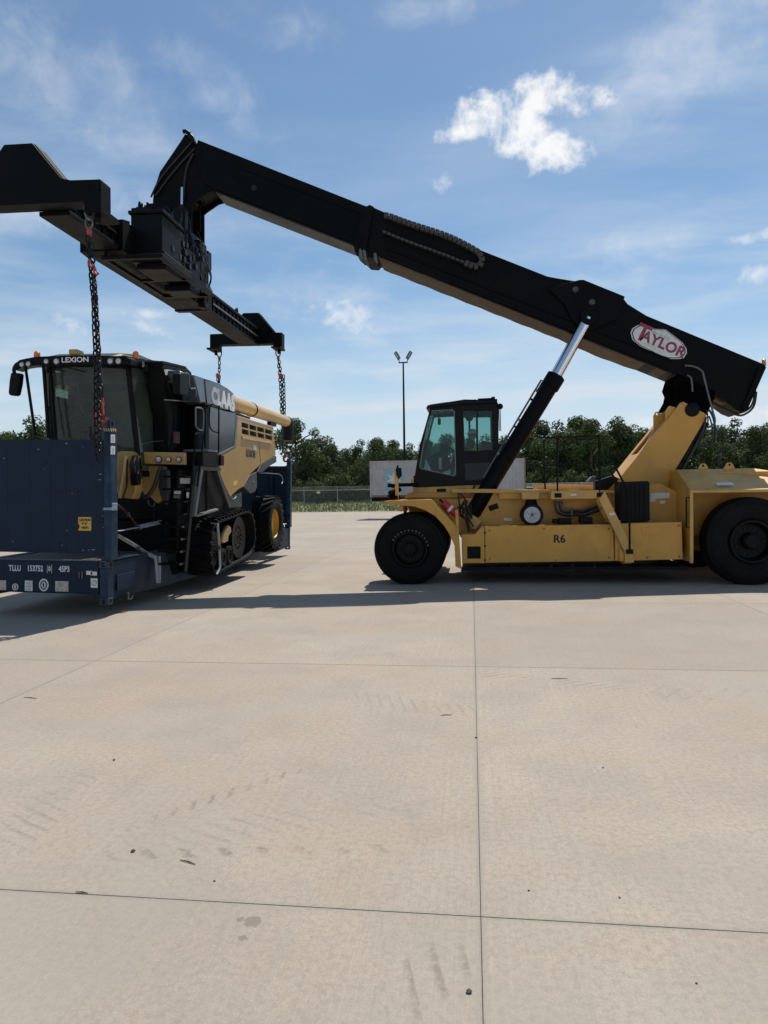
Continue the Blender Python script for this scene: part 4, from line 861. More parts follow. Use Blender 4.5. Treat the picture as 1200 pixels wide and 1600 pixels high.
MB().box(-.35, .56, -1.05, .60, .70, 1.62).build('power_pack', BLKM, sp, .06); MB().box(.20, .66, -.95, .50, .30, 1.35).build('pump_housing', BLKM, sp, .08)
# spiky valve stack on the left of the head
q = MB()
for k in range(14):
    x, y, z = -.78 + rd.uniform(-.2, .2), -.1 + rd.uniform(-.35, .35), 2.2; q.tube([(x, y, z), (x + rd.uniform(-.03, .03), y, z + rd.uniform(.12, .35))], [.05, .03], 6)
q.build('valve_stack', BLKM, sp)['kind'] = 'stuff'
for k in range(44):
    a = Vector((rd.uniform(-.5, .6), rd.uniform(-1.0, -.5), rd.uniform(1.2, 2.1))); c_ = Vector((rd.uniform(.2, .85), rd.uniform(-3.0, .2), rd.uniform(.0, .9))); m_ = a.lerp(c_, .5) + Vector((rd.uniform(-.1, .2), rd.uniform(-.3, .1), rd.uniform(-.45, .3)))
    MB().tube(spline([a, a.lerp(m_, .5) + Vector((.08, 0, .08)), m_, c_], 6), rd.choice((.014, .018, .024)), 6).build('spreader_hose', HOSE if k % 5 else STEEL, sp)
for k, (x, y, z0, z1) in enumerate(((.74, -.35, .1, 1.35), (.70, .0, .0, 1.5), (.66, .3, .05, 1.4), (.82, -.8, .1, 1.2), (.60, .45, .05, 1.35))):
    MB().tube(spline([(x - .25, y, z1 + .05), (x - .02, y, z1 - .1), (x, y, (z0 + z1) / 2), (x + .02, y, z0)], 5), .028, 8).build('riser_pipe', HOSE, sp)
for k, (x0, x1, y0, y1, z0, z1) in enumerate(((.50, .80, -1.0, -.6, .0, 1.15), (.46, .72, -.35, .15, .1, 1.45), (.44, .64, .2, .5, -.1, 1.0), (-.55, -.15, -1.3, -.9, .7, 1.35), (.30, .55, -1.9, -1.5, .66, 1.2), (.62, .9, -2.1, -1.7, .75, 1.05), (.4, .7, -1.25, -1.0, 1.0, 1.9), (-1.02, -.45, -.5, .3, 1.7, 2.25), (.42, .6, .15, .5, .2, 1.35))): MB().box(x0, x1, y0, y1, z0, z1).build('equipment_box', BLKM, sp, .04)
for k in range(18):
    a = Vector((rd.uniform(.4, .78), rd.uniform(-1.4, .4), rd.uniform(.9, 1.7))); MB().tube(spline([a, a + Vector((.10, rd.uniform(-.1, .1), -.3)), a + Vector((rd.uniform(-.05, .12), rd.uniform(-.2, .2), -.6)), a + Vector((rd.uniform(-.15, .0), rd.uniform(-.2, .1), -.95))], 5), rd.choice((.012, .016, .022)), 6).build('spreader_hose', HOSE, sp)
q = MB(); q.tube([(.50, .62, -.1), (.54, .62, .9), (.50, .60, 1.35)], .05, 8); q.box(.44, .62, .50, .75, 1.0, 1.45); q.build('guard_post', BLKM, sp, .01)
for y_ in (3.5, 4.6): 
    MB().tube([Vector((.36, y_, .58)), Vector((.36, y_ - .02, .68)), Vector((.36, y_ + .08, .74)), Vector((.36, y_ + .14, .66)), Vector((.36, y_ + .10, .58))], .03, 8).build('lifting_shackle', BLKM, sp) if y_ < 4 else None
# ------------------------------------------------------------------ chains
CHN = mat('chain_black_steel', (.010, .010, .010), .42, .3, var=.4, vs=30, dirt=(.05, .03, .022), da=.4, ds=20, spec=.4)
def link_mesh(p, w, r):
    L = p / 2 + r * .9 - w / 2 + .0; path = [(math.sin(a) * (w / 2), 0, L + math.cos(a) * (w / 2)) for a in [R(-90 + 180 * i / 6) for i in range(7)]] + [(math.sin(a) * (w / 2), 0, -L + math.cos(a) * (w / 2)) for a in [R(90 + 180 * i / 6) for i in range(7)]]
    return MB().tube(path, r, 6, True).mesh('link', CHN, None, 60)
LKM = {}
def chain(root, path, pitch, w, r, first=0):
    key = (pitch, w, r)
    if key not in LKM: LKM[key] = link_mesh(pitch, w, r)
    P = [Vector(p) for p in path]; seg = [(b_ - a).length for a, b_ in zip(P[:-1], P[1:])]; n = max(1, round(sum(seg) / pitch)); st_ = sum(seg) / n
    rd2 = random.Random(int(abs(P[0].x * 100)))
    for k in range(n):
        s_ = (k + .5) * st_; i = 0
        while i < len(seg) - 1 and s_ > seg[i]: s_ -= seg[i]; i += 1
        q = P[i].lerp(P[i + 1], s_ / seg[i]); d = (P[i + 1] - P[i]).normalized()
        M = Matrix.Translation(q) @ d.to_track_quat('Z', 'X').to_matrix().to_4x4() @ Matrix.Rotation(R(45 + 90 * ((k + first) % 2) + rd2.uniform(-14, 14)), 4, 'Z')
        part('link', LKM[key], root, M)
def hook_shape(o, s_, name, root, m=REDH, flip=1):
    """grab hook: eye on top, deep throat below"""
    pts = [(0, .0, .0), (.0, 0, -.10), (-.035 * flip, 0, -.18), (-.075 * flip, 0, -.27), (-.06 * flip, 0, -.36), (.0, 0, -.40), (.065 * flip, 0, -.37), (.085 * flip, 0, -.30)]
    return MB().tube(spline([Vector(o) + Vector(p) * s_ for p in pts], 5), [(.030 + .016 * math.sin(min(1, i / 30) * 3.1)) * s_ for i in range(36)], 8).build(name, m, root)
def sling(label, top, hookpt, tail, size, mid=None, pitch=.125, ring_r=.10):
    c = empty('lifting_chain', tuple(hookpt), label, 'chain', 'slings between spreader and flat rack')
    t = Vector(top)
    rg = MB().tube([t + Vector((math.sin(a) * ring_r * .62, 0, -ring_r + math.cos(a) * ring_r)) for a in [2 * math.pi * i / 20 for i in range(20)]], .019 * size, 8, True).build('master_ring', STEEL, c)
    q0 = t + Vector((0, 0, -2 * ring_r + .02)); q1 = q0 + Vector((.0, 0, -.16))
    MB().tube([q0, q0.lerp(q1, .4), q1], [.03 * size, .05 * size, .03 * size], 8).build('coupling', REDH, c)
    return c, q1
# near right: two strands, the short one ends in the hook on the rack's lug, the slack tail hangs in front of the wall
top = WF.P3(139, 338, 11.86)
ch, q1 = sling('near double lifting chain with red hook on the front corner of the flat rack', top, WF.P3(160, 655, 11.38), None, 1.0, ring_r=.105)
chain(ch, [q1, WF.P3(146, 420, 11.80), WF.P3(152, 520, 11.66), WF.P3(158, 622, 11.46)], .118, .074, .0145)
chain(ch, [q1 + Vector((-.02, -.03, 0)), WF.P3(146.5, 470, 11.55), WF.P3(149.5, 560, 11.40), WF.P3(150, 640, 11.20), WF.P3(150.5, 700, 11.16), WF.P3(152.5, 718, 11.16), WF.P3(155.5, 700, 11.13), WF.P3(155, 650, 11.18), WF.P3(154, 560, 11.4), WF.P3(150, 480, 11.5), WF.P3(146, 425, 11.72)], .118, .074, .0145, 1)
hook_shape(WF.P3(159, 622, 11.40), 1.05, 'grab_hook', ch)
p = WF.P3(158, 630, 11.38); MB().bar(p, p + Vector((.01, 0, -.20)), .075, .05).build('hook_latch', REDH, ch, .01)
for a, c_ in ((143, 412), (151, 424)): p = WF.P3(a, c_, 11.62); MB().tube([p + Vector((-.03, 0, .07)), p + Vector((-.045, 0, 0)), p + Vector((.0, 0, -.06)), p + Vector((.035, 0, -.02))], .022, 8).build('shortening_claw', REDH, ch)
# lug the ring hangs from, on the near end beam
MB().tube(spline([SF.I @ WF.P3(a, c_, 11.86) for a, c_ in ((133, 322), (134, 332), (138, 341), (143, 343))], 5), .035, 8).build('beam_hook', STEEL, sp)
# far right
top = WF.P3(434.5, 545, 23.72)
ch, q1 = sling('far right double lifting chain hanging past the unloading auger', top, WF.P3(445, 712, 23.4), None, 1.1, ring_r=.13)
chain(ch, [q1, WF.P3(438, 600, 23.6), WF.P3(442.5, 705, 23.45)], .125, .084, .016)
chain(ch, [q1 + Vector((.03, -.03, 0)), WF.P3(440.5, 596, 23.45), WF.P3(442, 640, 23.4), WF.P3(443.6, 660, 23.4), WF.P3(444.6, 640, 23.4), WF.P3(443.2, 586, 23.5)], .125, .084, .016, 1)
p = WF.P3(438.5, 587, 23.5); MB().ball(p, .075, 10, 8, 1.3).build('shortening_claw', REDH, ch); hook_shape(WF.P3(446, 705, 23.4), .85, 'grab_hook', ch)
# far left
top = WF.P3(342.5, 546, 23.72)
ch, q1 = sling('far left lifting chain dropping behind the grain tank roof', top, WF.P3(341, 720, 23.4), None, 1.1, ring_r=.13)
chain(ch, [q1, WF.P3(342, 600, 23.6), WF.P3(341, 705, 23.45)], .125, .084, .016)
chain(ch, [WF.P3(340.6, 590, 23.55), WF.P3(340, 650, 23.5), WF.P3(341.5, 655, 23.5)], .125, .084, .016)
p = WF.P3(340.5, 587, 23.5); MB().ball(p, .075, 10, 8, 1.3).build('shortening_claw', REDH, ch)
# ------------------------------------------------------------------ flat rack held a hand above the concrete
RF = Frame(Matrix.Translation((-6.05, 11.32, .20)) @ Matrix.Rotation(R(1.2), 4, 'Y'))
rk = empty('flat_rack', None, 'navy blue flat rack with end walls carrying the combine, lifted on chains', 'flat rack', frame=RF)
NAVY = mat('navy_paint', (.0055, .0185, .040), .5, var=.14, vs=2.2, dirt=(.018, .036, .060), da=.45, ds=1.6, bump=.05, bs=18, spec=.22)
NAVYD = mat('navy_worn_paint', (.012, .030, .062), .5, var=.2, vs=4, dirt=(.055, .075, .11), da=.5, ds=4, bump=.08, spec=.25)
CAST = mat('corner_casting', (.014, .021, .038), .55, var=.25, vs=7, dirt=(.09, .09, .09), da=.5, ds=5, bump=.2, bs=30)
DECK = mat('deck_timber', (.06, .05, .042), .8, var=.3, vs=3)
W_, L_ = 2.44, 12.19
zT = RF.Y(100, 687, .05)[1]; zB = RF.Y(100, 864, .05)[1]; rT = RF.Y(100, 876, .0)[1]; rB = RF.Y(100, 927, .0)[1]; pT = RF.Y(165, 669, .0)[1]
def casting(x, y, z, sx, sy):
    """corner casting with oval apertures; sx, sy point outwards"""
    q = MB(); a, d, h = .162, .178, .118
    x0, x1 = sorted((x, x - sx * a)); y0, y1 = sorted((y, y - sy * d))
    oval = lambda cu, cv, ru, rv: [(cu + ru * math.cos(R(30 * i)), cv + rv * math.sin(R(30 * i))) for i in range(12)]
    yo = y0 if sy < 0 else y1; q.plate([[(x0, z), (x1, z), (x1, z + h), (x0, z + h)], oval((x0 + x1) / 2, z + h / 2, .028, .038)], 1, *sorted((yo, yo - sy * .03)))
    xo = x0 if sx < 0 else x1; ya_, yb_ = (y0 + .031, y1) if sy < 0 else (y0, y1 - .031)
    q.plate([[(ya_, z), (yb_, z), (yb_, z + h), (ya_, z + h)], oval((ya_ + yb_) / 2, z + h / 2, .030, .036)], 0, *sorted((xo, xo - sx * .03)))
    q.box(*sorted((xo - sx * .031, xo - sx * a)), ya_, yb_, z, z + .03); q.box(*sorted((xo - sx * .031, xo - sx * a)), ya_, yb_, z + h - .03, z + h)
    return q.build('corner_casting', CAST, rk, .006)
def end_wall(y0, s):
    """s=-1 near end; things are laid out from the outer face inwards"""
    Yq = lambda d0, d1: tuple(sorted((y0 - s * d0, y0 - s * d1)))
    MB().box(-W_ + .17, -.17, *Yq(.0, .16), rB, rT).build('end_sill', NAVY, rk, .012)
    for x, sx in ((0, 1), (-W_, -1)):
        casting(x, y0, .0, sx, s)
        MB().box(*sorted((x - sx * .005, x - sx * .15)), *Yq(.005, .20), .119, rT - .12).build('sill_post', NAVYD, rk, .006)
        casting(x, y0, rT - .118, sx, s)
        MB().box(*sorted((x + sx * .05, x - sx * .075)), *Yq(.02, .25), rT + .004, pT).build('corner_post', NAVYD, rk, .012)
        MB().box(*sorted((x - sx * .01, x - sx * .14)), *Yq(.03, .22), rT, rT + .10).build('post_hinge', NAVYD, rk, .01)
        xx = x + sx * .02
        lug = MB().plate([[(y0 - s * .05, pT), (y0 - s * .05, pT + .13), (y0 - s * .08, pT + .16), (y0 - s * .19, pT + .16), (y0 - s * .22, pT + .13), (y0 - s * .22, pT)], [(y0 - s * (.135 + .035 * math.cos(R(30 * i))), pT + .085 + .045 * math.sin(R(30 * i))) for i in range(12)]], 0, *sorted((xx, xx - sx * .05))); lug.build('lifting_lug', NAVYD, rk)
    n = 6; x0, x1 = -W_ + .09, -.09; cuts = [x0, x0 + .52, x0 + .92, x0 + 1.30, x0 + 1.58, x0 + 1.80, x1]
    for a, c_ in zip(cuts[:-1], cuts[1:]): MB().box(a + .0012, c_ - .0012, *Yq(.06, .12), zB, zT).build('wall_panel', NAVY, rk)
    MB().box(x0, x1, *Yq(.121, .20), zT - .10, zT - .01).build('wall_top_rail', NAVY, rk, .006); MB().box(x0, x1, *Yq(.121, .20), zB + .01, zB + .12).build('wall_foot_rail', NAVY, rk, .006)
    for x in (-W_ * .25, -W_ * .5, -W_ * .75): MB().box(x - .04, x + .04, *Yq(.121, .20), zB + .121, zT - .101).build('wall_stud', NAVY, rk)
end_wall(0, -1); end_wall(L_, 1)
# floor: tall ends, low loading well between
for x0, x1 in ((-.16, -.02), (-W_ + .02, -W_ + .16)):
    MB().prism([(.205, rB - .10), (.205, rT - .02), (2.3, rT), (2.65, .22), (L_ - 2.65, .22), (L_ - 2.3, rT), (L_ - .205, rT - .02), (L_ - .205, rB - .10), (L_ - 2.2, .03), (2.2, .03)], 0, x0, x1).build('side_beam', NAVY, rk, .01)
    MB().box(x0 - .015, x1 + .015, .21, 2.3, rT + .001, rT + .025).build('beam_flange', NAVYD, rk) if x0 > -1 else None
for k in range(14): MB().box(-W_ + .165, -.165, .9 + k * .80, 1.0 + k * .80, .05, .16).build('cross_member', BLKM, rk)
for k in range(9): MB().box(-W_ + .165 + k * .235, -W_ + .165 + k * .235 + .23, 2.75, L_ - 2.75, .165, .20).build('deck_plank', DECK, rk)
for k in range(9): MB().box(-W_ + .165 + k * .235, -W_ + .165 + k * .235 + .23, .22, 2.28, rT - .06, rT - .025).build('deck_plank', DECK, rk)
q = MB(); q.tube([(.0, .62, .12), (.05, .62, .12), (.05, .62, .02), (.05, .72, .0), (.05, .78, .06)], .018, 8); q.build('lashing_ring', STEEL, rk)
MB().box(-.001, .012, .30, .95, .20, .48).build('side_pocket', NAVY, rk, .004)
# wall furniture
def decal(name, pts, m, d=.0, yy=.06, parent=None):
    return MB().prism([RF.Y(a, c_, yy) for a, c_ in pts], 1, yy - .004 - d, yy - .001 - d).build(name, m, parent or rk)
decal('caution_sticker', [(122.5, 808), (142.8, 808), (142.8, 829.3), (122, 829), (125, 822), (122.5, 818)], mat('yellow_sticker', (.62, .36, .06), .5, var=.1, vs=14))
INK = plain('sticker_ink', (.05, .03, .02), .6)
def put_text(body, px, py, size, m, yy=.06, off=0.0, xs=1.0, name='lettering', parent=None, d=.006, lean=0):
    x, z = RF.Y(px, py, yy); return text_mesh(name, body, size, m, parent or rk, facing((x, yy - d, z), (1, 0, 0), (0, 0, 1)), .001, off, xs)
put_text('CAUTION', 133, 812.5, .052, INK, off=.003, xs=.85); put_text("9' 6\"", 132.5, 818.5, .05, INK, off=.003); put_text('HIGH', 133, 824.5, .05, INK, off=.003)
put_text('27098220', 104, 769, .15, plain('chalk_ghost', (.018, .030, .050), .8), xs=.85)
LET = mat('white_lettering', (.62, .65, .66), .6, var=.12, vs=20)
put_text('TLLU', 23.5, 888, .135, LET, .0, .004, .72, d=.004); put_text('153752', 55, 888.5, .135, LET, .0, .004, .72, d=.004); put_text('0', 77.5, 889, .115, LET, .0, .004, .72, d=.004); put_text('45P3', 100.5, 889.5, .135, LET, .0, .004, .72, d=.004)
MB().tube([Vector((RF.Y(a, c_, 0)[0], -.004, RF.Y(a, c_, 0)[1])) for a, c_ in ((74, 882.5), (81, 882.5), (81, 895.5), (74, 895.5))], .005, 4, True).build('check_digit_box', LET, rk)
decal('placard', [(-8, 906.5), (9.5, 906.8), (9.8, 922), (-8, 921.8)], mat('pink_placard', (.52, .42, .38), .6, var=.2, vs=15), yy=0)
def disc(px, py, rx, ry, m, d, name):
    return decal(name, [(px + rx * math.cos(R(20 * i)), py + ry * math.sin(R(20 * i))) for i in range(18)], m, d, 0)
disc(24, 917, 5, 5.4, WHITE, 0, 'round_sticker'); disc(24, 917, 3.6, 4.0, mat('red_print', (.35, .12, .13), .6), .003, 'round_sticker_print'); disc(24, 917, 1.2, 3.4, WHITE, .006, 'round_sticker_bar')
decal('data_sticker', [(39, 907), (50.8, 907.2), (51, 923.5), (39, 923)], WHITE, yy=0)
for k in range(6): decal('data_line', [(41, 909.5 + k * 2.2), (49, 909.7 + k * 2.2), (49, 910.3 + k * 2.2), (41, 910.1 + k * 2.2)], INK if k % 2 else plain('grey_print', (.3, .3, .3), .6), .004, 0)
disc(68.5, 914, 7.6, 10, WHITE, 0, 'oval_seal'); disc(68.5, 914, 5.6, 7.6, plain('seal_print', (.10, .11, .13), .6), .003, 'oval_seal_print'); disc(68.5, 914, 3.4, 5, WHITE, .006, 'oval_seal_centre'); disc(68.5, 914, 1.3, 3.8, INK, .009, 'oval_seal_crest')
decal('brass_plate', [(86.5, 908), (107, 908), (107, 924.5), (86.5, 924)], mat('faded_plate', (.46, .43, .37), .5, var=.3, vs=16, dirt=(.2, .17, .13), da=.6, ds=14), yy=0)
for a, c_ in ((140, 895), (147, 896)): decal('worn_label', [(a - 5, c_ - 3), (a + 4.5, c_ - 2.8), (a + 4.5, c_ + 3.2), (a - 5, c_ + 3)], WHITE, yy=0)
MB().tube([Vector((RF.Y(a, c_, 0)[0], -.015, RF.Y(a, c_, 0)[1])) for a, c_ in ((124.5, 893), (129, 893), (129, 903), (124.5, 903))], .012, 6, True).build('keeper_ring', STEEL, rk)
decal('no_entry_sticker', [(142, 903.5), (152.5, 903.8), (152.5, 918.5), (142, 918)], WHITE, yy=0); disc(147.2, 911, 4.2, 4.6, plain('sticker_grey', (.25, .25, .25), .6), .003, 'sticker_ring'); disc(147.2, 911, 3.1, 3.5, WHITE, .006, 'sticker_face'); decal('sticker_slash', [(144.6, 913.8), (149.4, 907.6), (150, 908.3), (145.2, 914.4)], plain('sticker_grey2', (.25, .25, .25), .6), .009, 0)
# post markings and latch (right face of the near post)
def side(name, pts, m, d=.0): return MB().prism([RF.X(a, c_, .05) for a, c_ in pts], 0, .051 + d, .054 + d).build(name, m, rk)
for py in (685.5, 703.5): side('white_label', [(172.8, py - 6.5), (179.5, py - 6.5), (179.5, py + 6.5), (172.8, py + 6.5)], WHITE); [side('label_print', [(174.5, py + o - .9), (178, py + o - .9), (178, py + o + .9), (174.5, py + o + .9)], plain('label_grey', (.42, .42, .43), .6), .003) for o in (-3, 0, 3)]
for k in range(3):
    decal('hazard_stripe', [(161.5 + k * 3.4, 669.5), (163 + k * 3.4, 669.5), (165 + k * 3.4, 674), (163.5 + k * 3.4, 674)], mat('hazard_yellow', (.62, .50, .22), .6) if k == 0 else bpy.data.materials['hazard_yellow'], yy=.02)
    side('hazard_stripe', [(172 + k * 3.2, 669.5), (173.4 + k * 3.2, 669.5), (175 + k * 3.2, 674), (173.6 + k * 3.2, 674)], bpy.data.materials['hazard_yellow'])
LB = mat('pale_blue_latch', (.20, .28, .38), .5, var=.25, vs=14)
MB().box(RF.Y(163, 795, .02)[0], .09, -.02, .019, RF.Y(163, 797, .02)[1], RF.Y(163, 793, .02)[1]).build('latch_bar', LB, rk, .006)
MB().box(.051, .075, .03, .20, RF.X(175, 798, .05)[1], RF.X(175, 786, .05)[1]).build('latch_keeper', LB, rk, .01)
for px, py in ((90, 692), (90, 700.5), (71, 722), (92, 848), (93, 860), (148, 850), (145, 727), (160, 781), (160, 812)):
    x, z = RF.Y(px, py, .06); MB().ball((x, .058, z), .016, 6, 4, .8).build('rivet', NAVYD, rk)
# scuffs where the paint is gone along the sill
SCF = mat('bare_scuff', (.24, .26, .28), .6, var=.3, vs=20)
q = MB(); rd = random.Random(2)
for k in range(9): x = -.95 + k * .10 + rd.uniform(0, .03); q.box(x, x + rd.uniform(.04, .11), .002, .03 + rd.uniform(0, .05), rT + .0005, rT + .004)
q.build('paint_scuffs', SCF, rk)['kind'] = 'stuff'
# far post: pale worn edge
MB().box(.0505, .056, L_ - .24, L_ - .10, 1.9, 2.9).build('worn_edge', NAVYD, rk)
rd = random.Random(9); CHIP = mat('chipped_paint', (.20, .22, .25), .7, var=.3, vs=30)
for px, py, w in ((157, 741, 5), (156, 749.5, 6), (160.5, 797, 2), (160.5, 806, 2), (139, 859.5, 4), (146, 858.8, 7), (130, 859.8, 3), (20, 846, 3), (6, 716, 4), (104, 693, 5), (130, 698, 2), (161, 824, 2), (60, 702, 3), (113, 771, 2), (105, 829, 2), (97, 852, 2), (70, 733, 2)):
    z = rd.uniform(.5, 1.1); decal('paint_chip', [(px - w / 2, py), (px - w * .1, py - z), (px + w / 2, py - z * .4), (px + w * .3, py + z * .7), (px - w * .2, py + z)], CHIP, .0, .06)
# ------------------------------------------------------------------ combine harvester on the rack, its nose to the viewer
cb = empty('combine_harvester', None, 'tan and dark grey combine harvester on rubber tracks riding on the flat rack', 'combine harvester', frame=RF)
TAN = mat('combine_tan_paint', (.47, .275, .078), .36, var=.05, vs=1.5, dirt=(.30, .20, .10), da=.25, ds=1.6, coat=.3)
TANL = mat('combine_light_tan', (.56, .375, .155), .42, var=.06, vs=2)
DGR = mat('combine_slate_panel', (.014, .018, .025), .32, var=.12, vs=2, dirt=(.07, .07, .07), da=.25, ds=2, coat=.5)
LGR = mat('light_grey_trim', (.17, .17, .165), .45, var=.1)
MGR = mat('mid_grey_frame', (.038, .040, .043), .5, var=.15, vs=4)
CBL = mat('combine_black', (.0024, .0024, .0028), .48, var=.3, vs=5, spec=.16)
def X_(w): return w + 6.05                      # world x of a plane on the machine's flank to the rack's own x
def flank(name, pts, x0, x1, m, bev=.01, parent=None, holes=None):
    """outline seen on the flank, traced on plane x1 and given depth back to x0"""
    q = MB(); A = RF.Xp(pts, x1)
    q.plate([A] + [RF.Xp(h, x1) for h in holes], 0, x0, x1) if holes else q.prism(A, 0, x0, x1)
    return q.build(name, m, parent or cb, bev)
def front(name, pts, y0, y1, m, bev=.008, parent=None, holes=None):
    q = MB(); A = RF.Yp(pts, y0)
    q.plate([A] + [RF.Yp(h, y0) for h in holes], 1, y0, y1) if holes else q.prism(A, 1, y0, y1)
    return q.build(name, m, parent or cb, bev)
xs, XL = X_(-5.70), X_(-9.0)                    # flank plane on our side, far flank
cxm = (xs + XL) / 2
# body core
MB().box(XL + .1, xs - .12, 3.9, 6.3, 1.1, 3.9).build('grain_tank_core', CBL, cb, .05)
MB().prism(RF.Xp([(358, 805), (377, 800), (381, 764), (402, 742), (430, 720), (427, 690), (372, 662), (345, 700), (345, 790)], xs), 0, XL + .1, xs - .16).build('thresher_housing', CBL, cb, .03)
MB().box(XL + .45, xs - .5, 2.6, 8.6, .62, 1.3).build('underframe', CBL, cb)
# grain tank flank
tp = [(319.5, 591), (332, 594.5), (344, 599), (356, 606), (364, 612.5), (368, 619.5), (370, 643), (347, 639), (323, 632)]
flank('tank_upper_panel', tp, xs - .5, xs, DGR, .04)
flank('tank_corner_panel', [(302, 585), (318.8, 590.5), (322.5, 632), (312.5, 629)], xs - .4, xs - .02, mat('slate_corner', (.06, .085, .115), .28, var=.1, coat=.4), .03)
flank('tank_lower_panel', [(327, 634), (348, 640.5), (368.3, 645.5), (368.3, 694), (366, 698), (344, 707), (326.5, 705)], xs - .3, xs - .005, DGR, .02)
flank('trim_stripe', [(369.6, 651), (371.2, 652), (369, 698), (344, 712), (342, 709), (366, 697)], xs - .2, xs + .004, LGR, .004)
# roof cover of the tank and engine hood, rounded
Pz = lambda px, py: RF.X(px, py, xs)[1]
q = MB(); yA, yB = RF.X(300, 575, xs)[0], RF.X(368, 620, xs)[0]
for i in range(2): pass
zA, zB2 = RF.X(302, 585, xs)[1], RF.X(364, 612.5, xs)[1]
q.loft([(xs - .25, yA, zA + .08), (XL + .25, yA, zA + .08), (XL + .1, yA, zA - .2), (xs - .1, yA, zA - .2)], [(xs - .25, yB - .1, zB2 + .05), (XL + .25, yB - .1, zB2 + .05), (XL + .1, yB - .1, zB2 - .25), (xs - .1, yB - .1, zB2 - .25)]); q.build('tank_cover', DGR, cb, .05)
# tan rear flank
yel = [(344.5, 712.5), (369, 699), (371.5, 651), (376, 652), (427, 668), (430.8, 711), (407, 725.5), (389.5, 742), (381, 759.5), (372, 764.5), (360, 776), (357, 771), (342, 736)]
gr = []
for r_ in range(2):
    for k in range(4):
        a0 = 377.6 + k * 12.2 + r_ * .4; w = 10.6; t0 = 659.5 + k * 3.5 + r_ * (10.2 - k * .45); gr.append([(a0, t0), (a0 + w, t0 + 3.0), (a0 + w, t0 + 3.0 + 7.4 - k * .45), (a0, t0 + 7.8 - k * .45)])
pf = flank('rear_side_panel', yel, xs - .06, xs - .001, TAN, .006, holes=gr)
for g_ in gr: 
    A = RF.Xp(g_, xs); ys = [a for a, _ in A]; 
    for t in (.3, .68): 
        z0 = A[0][1] + (A[3][1] - A[0][1]) * t; z1 = A[1][1] + (A[2][1] - A[1][1]) * t; MB().bar((xs - .03, A[0][0], z0), (xs - .03, A[1][0], z1), .05, .012).build('grill_slat', CBL, pf)
flank('grill_back', [(376.5, 657), (427, 671), (426, 692), (378, 681)], xs - .14, xs - .09, CBL, 0)
flank('grill_lip', [(379, 681), (425.5, 690.5), (425.5, 693.5), (379.5, 685.5)], xs + .0, xs + .03, TANL, .004)
flank('hood_top_edge', [(371, 649.5), (376, 650.5), (427, 666.5), (427.3, 669), (376, 653.5), (371, 652.5)], xs - .7, xs + .006, TANL, .01)
A = RF.Xp([(404.3, 686), (407.3, 725)], xs); MB().bar((xs, A[0][0], A[0][1]), (xs, A[1][0], A[1][1]), .008, .012).build('panel_seam', CBL, pf)
flank('rear_lower_trim', [(407.5, 726), (431, 712), (432, 714), (432, 722), (420, 729), (411, 737), (402, 738)], xs - .5, xs + .005, MGR, .01)
flank('rear_fender', [(389.5, 743), (401, 737), (402, 760), (399, 768), (392, 771), (381, 761)], xs - .35, xs + .01, MGR, .012)
q = RF.X(395, 754, xs); MB().ball((xs + .012, q[0], q[1]), .03, 8, 6).build('fender_bolt', STEEL, cb)
flank('safety_decal', [(365, 752), (371, 750.5), (371, 757.5), (365, 759)], xs, xs + .003, mat('yellow_decal', (.70, .52, .12), .5), 0)
flank('flank_foot', [(357, 771), (360, 776), (378, 768), (378, 792), (355, 794)], xs - .3, xs - .05, MGR, .01)
q = MB(); A = [RF.X(a, c_, xs + .02) for a, c_ in ((361, 777), (364, 780), (368, 778), (369, 775))]; q.tube([(xs + .02, a, z) for a, z in A], .012, 6); q.build('panel_latch', LB, cb)
# lettering on the flank (reads from nose to tail)
def flank_text(body, px, py, px2, py2, size, m, off, xs_=1.0, name='lettering', d=.004, sp_=1.0):
    a = RF.on(px, py, 0, xs + d); c_ = RF.on(px2, py2, 0, xs + d); r_ = (c_ - a).normalized(); return text_mesh(name, body, size, m, cb, facing(a.lerp(c_, .5), r_, (0, 0, 1)), .002, off, xs_, space=sp_)
WHL = mat('white_print', (.80, .81, .82), .5, var=.05)
flank_text('CLAAS', 331.5, 618.3, 366, 631.8, .47, WHL, .034, 1.08, 'maker_lettering', sp_=1.02)
flank_text('LEXION', 383, 707.5, 400.5, 711, .26, plain('black_print', (.012, .012, .012), .5), .004, .86, 'model_lettering'); flank_text('740', 393.5, 699, 402.5, 701, .20, WHL, .004, .95, 'model_number')
# unloading auger folded back along the roof
xa = X_(-6.08); a0 = RF.on(366, 631, 0, xa); a1 = RF.on(446.5, 658.5, 0, xa); d = (a1 - a0).normalized(); n_ = a0 + d * .0
au = MB().tube([a0 - d * .5, a0, a1], [.19, .19, .172], 28).build('unloading_auger', TANL, cb)
m_ = RF.on(392, 640, 0, xa); MB().tube([m_ - d * .03, m_ + d * .03], .20, 28).build('auger_band', CBL, au); 
MB().tube(spline([a1 - d * .02, a1 + d * .16, a1 + d * .26 + Vector((0, 0, -.14)), a1 + d * .27 + Vector((0, 0, -.34)), a1 + d * .25 + Vector((0, 0, -.62))], 5), [.178] * 6 + [.19] * 10 + [.185] * 5, 20).build('auger_spout', mat('black_rubber_spout', (.006, .006, .006), .6, spec=.3), au)
flank('auger_rest', [(372, 645), (391, 652), (391, 660), (372, 655)], xa - .15, xa + .1, CBL); p = RF.on(424, 661, 0, xa); MB().box(p.x - .06, p.x + .06, p.y - .25, p.y + .35, p.z - .08, p.z + .03).build('auger_cradle', CBL, cb)
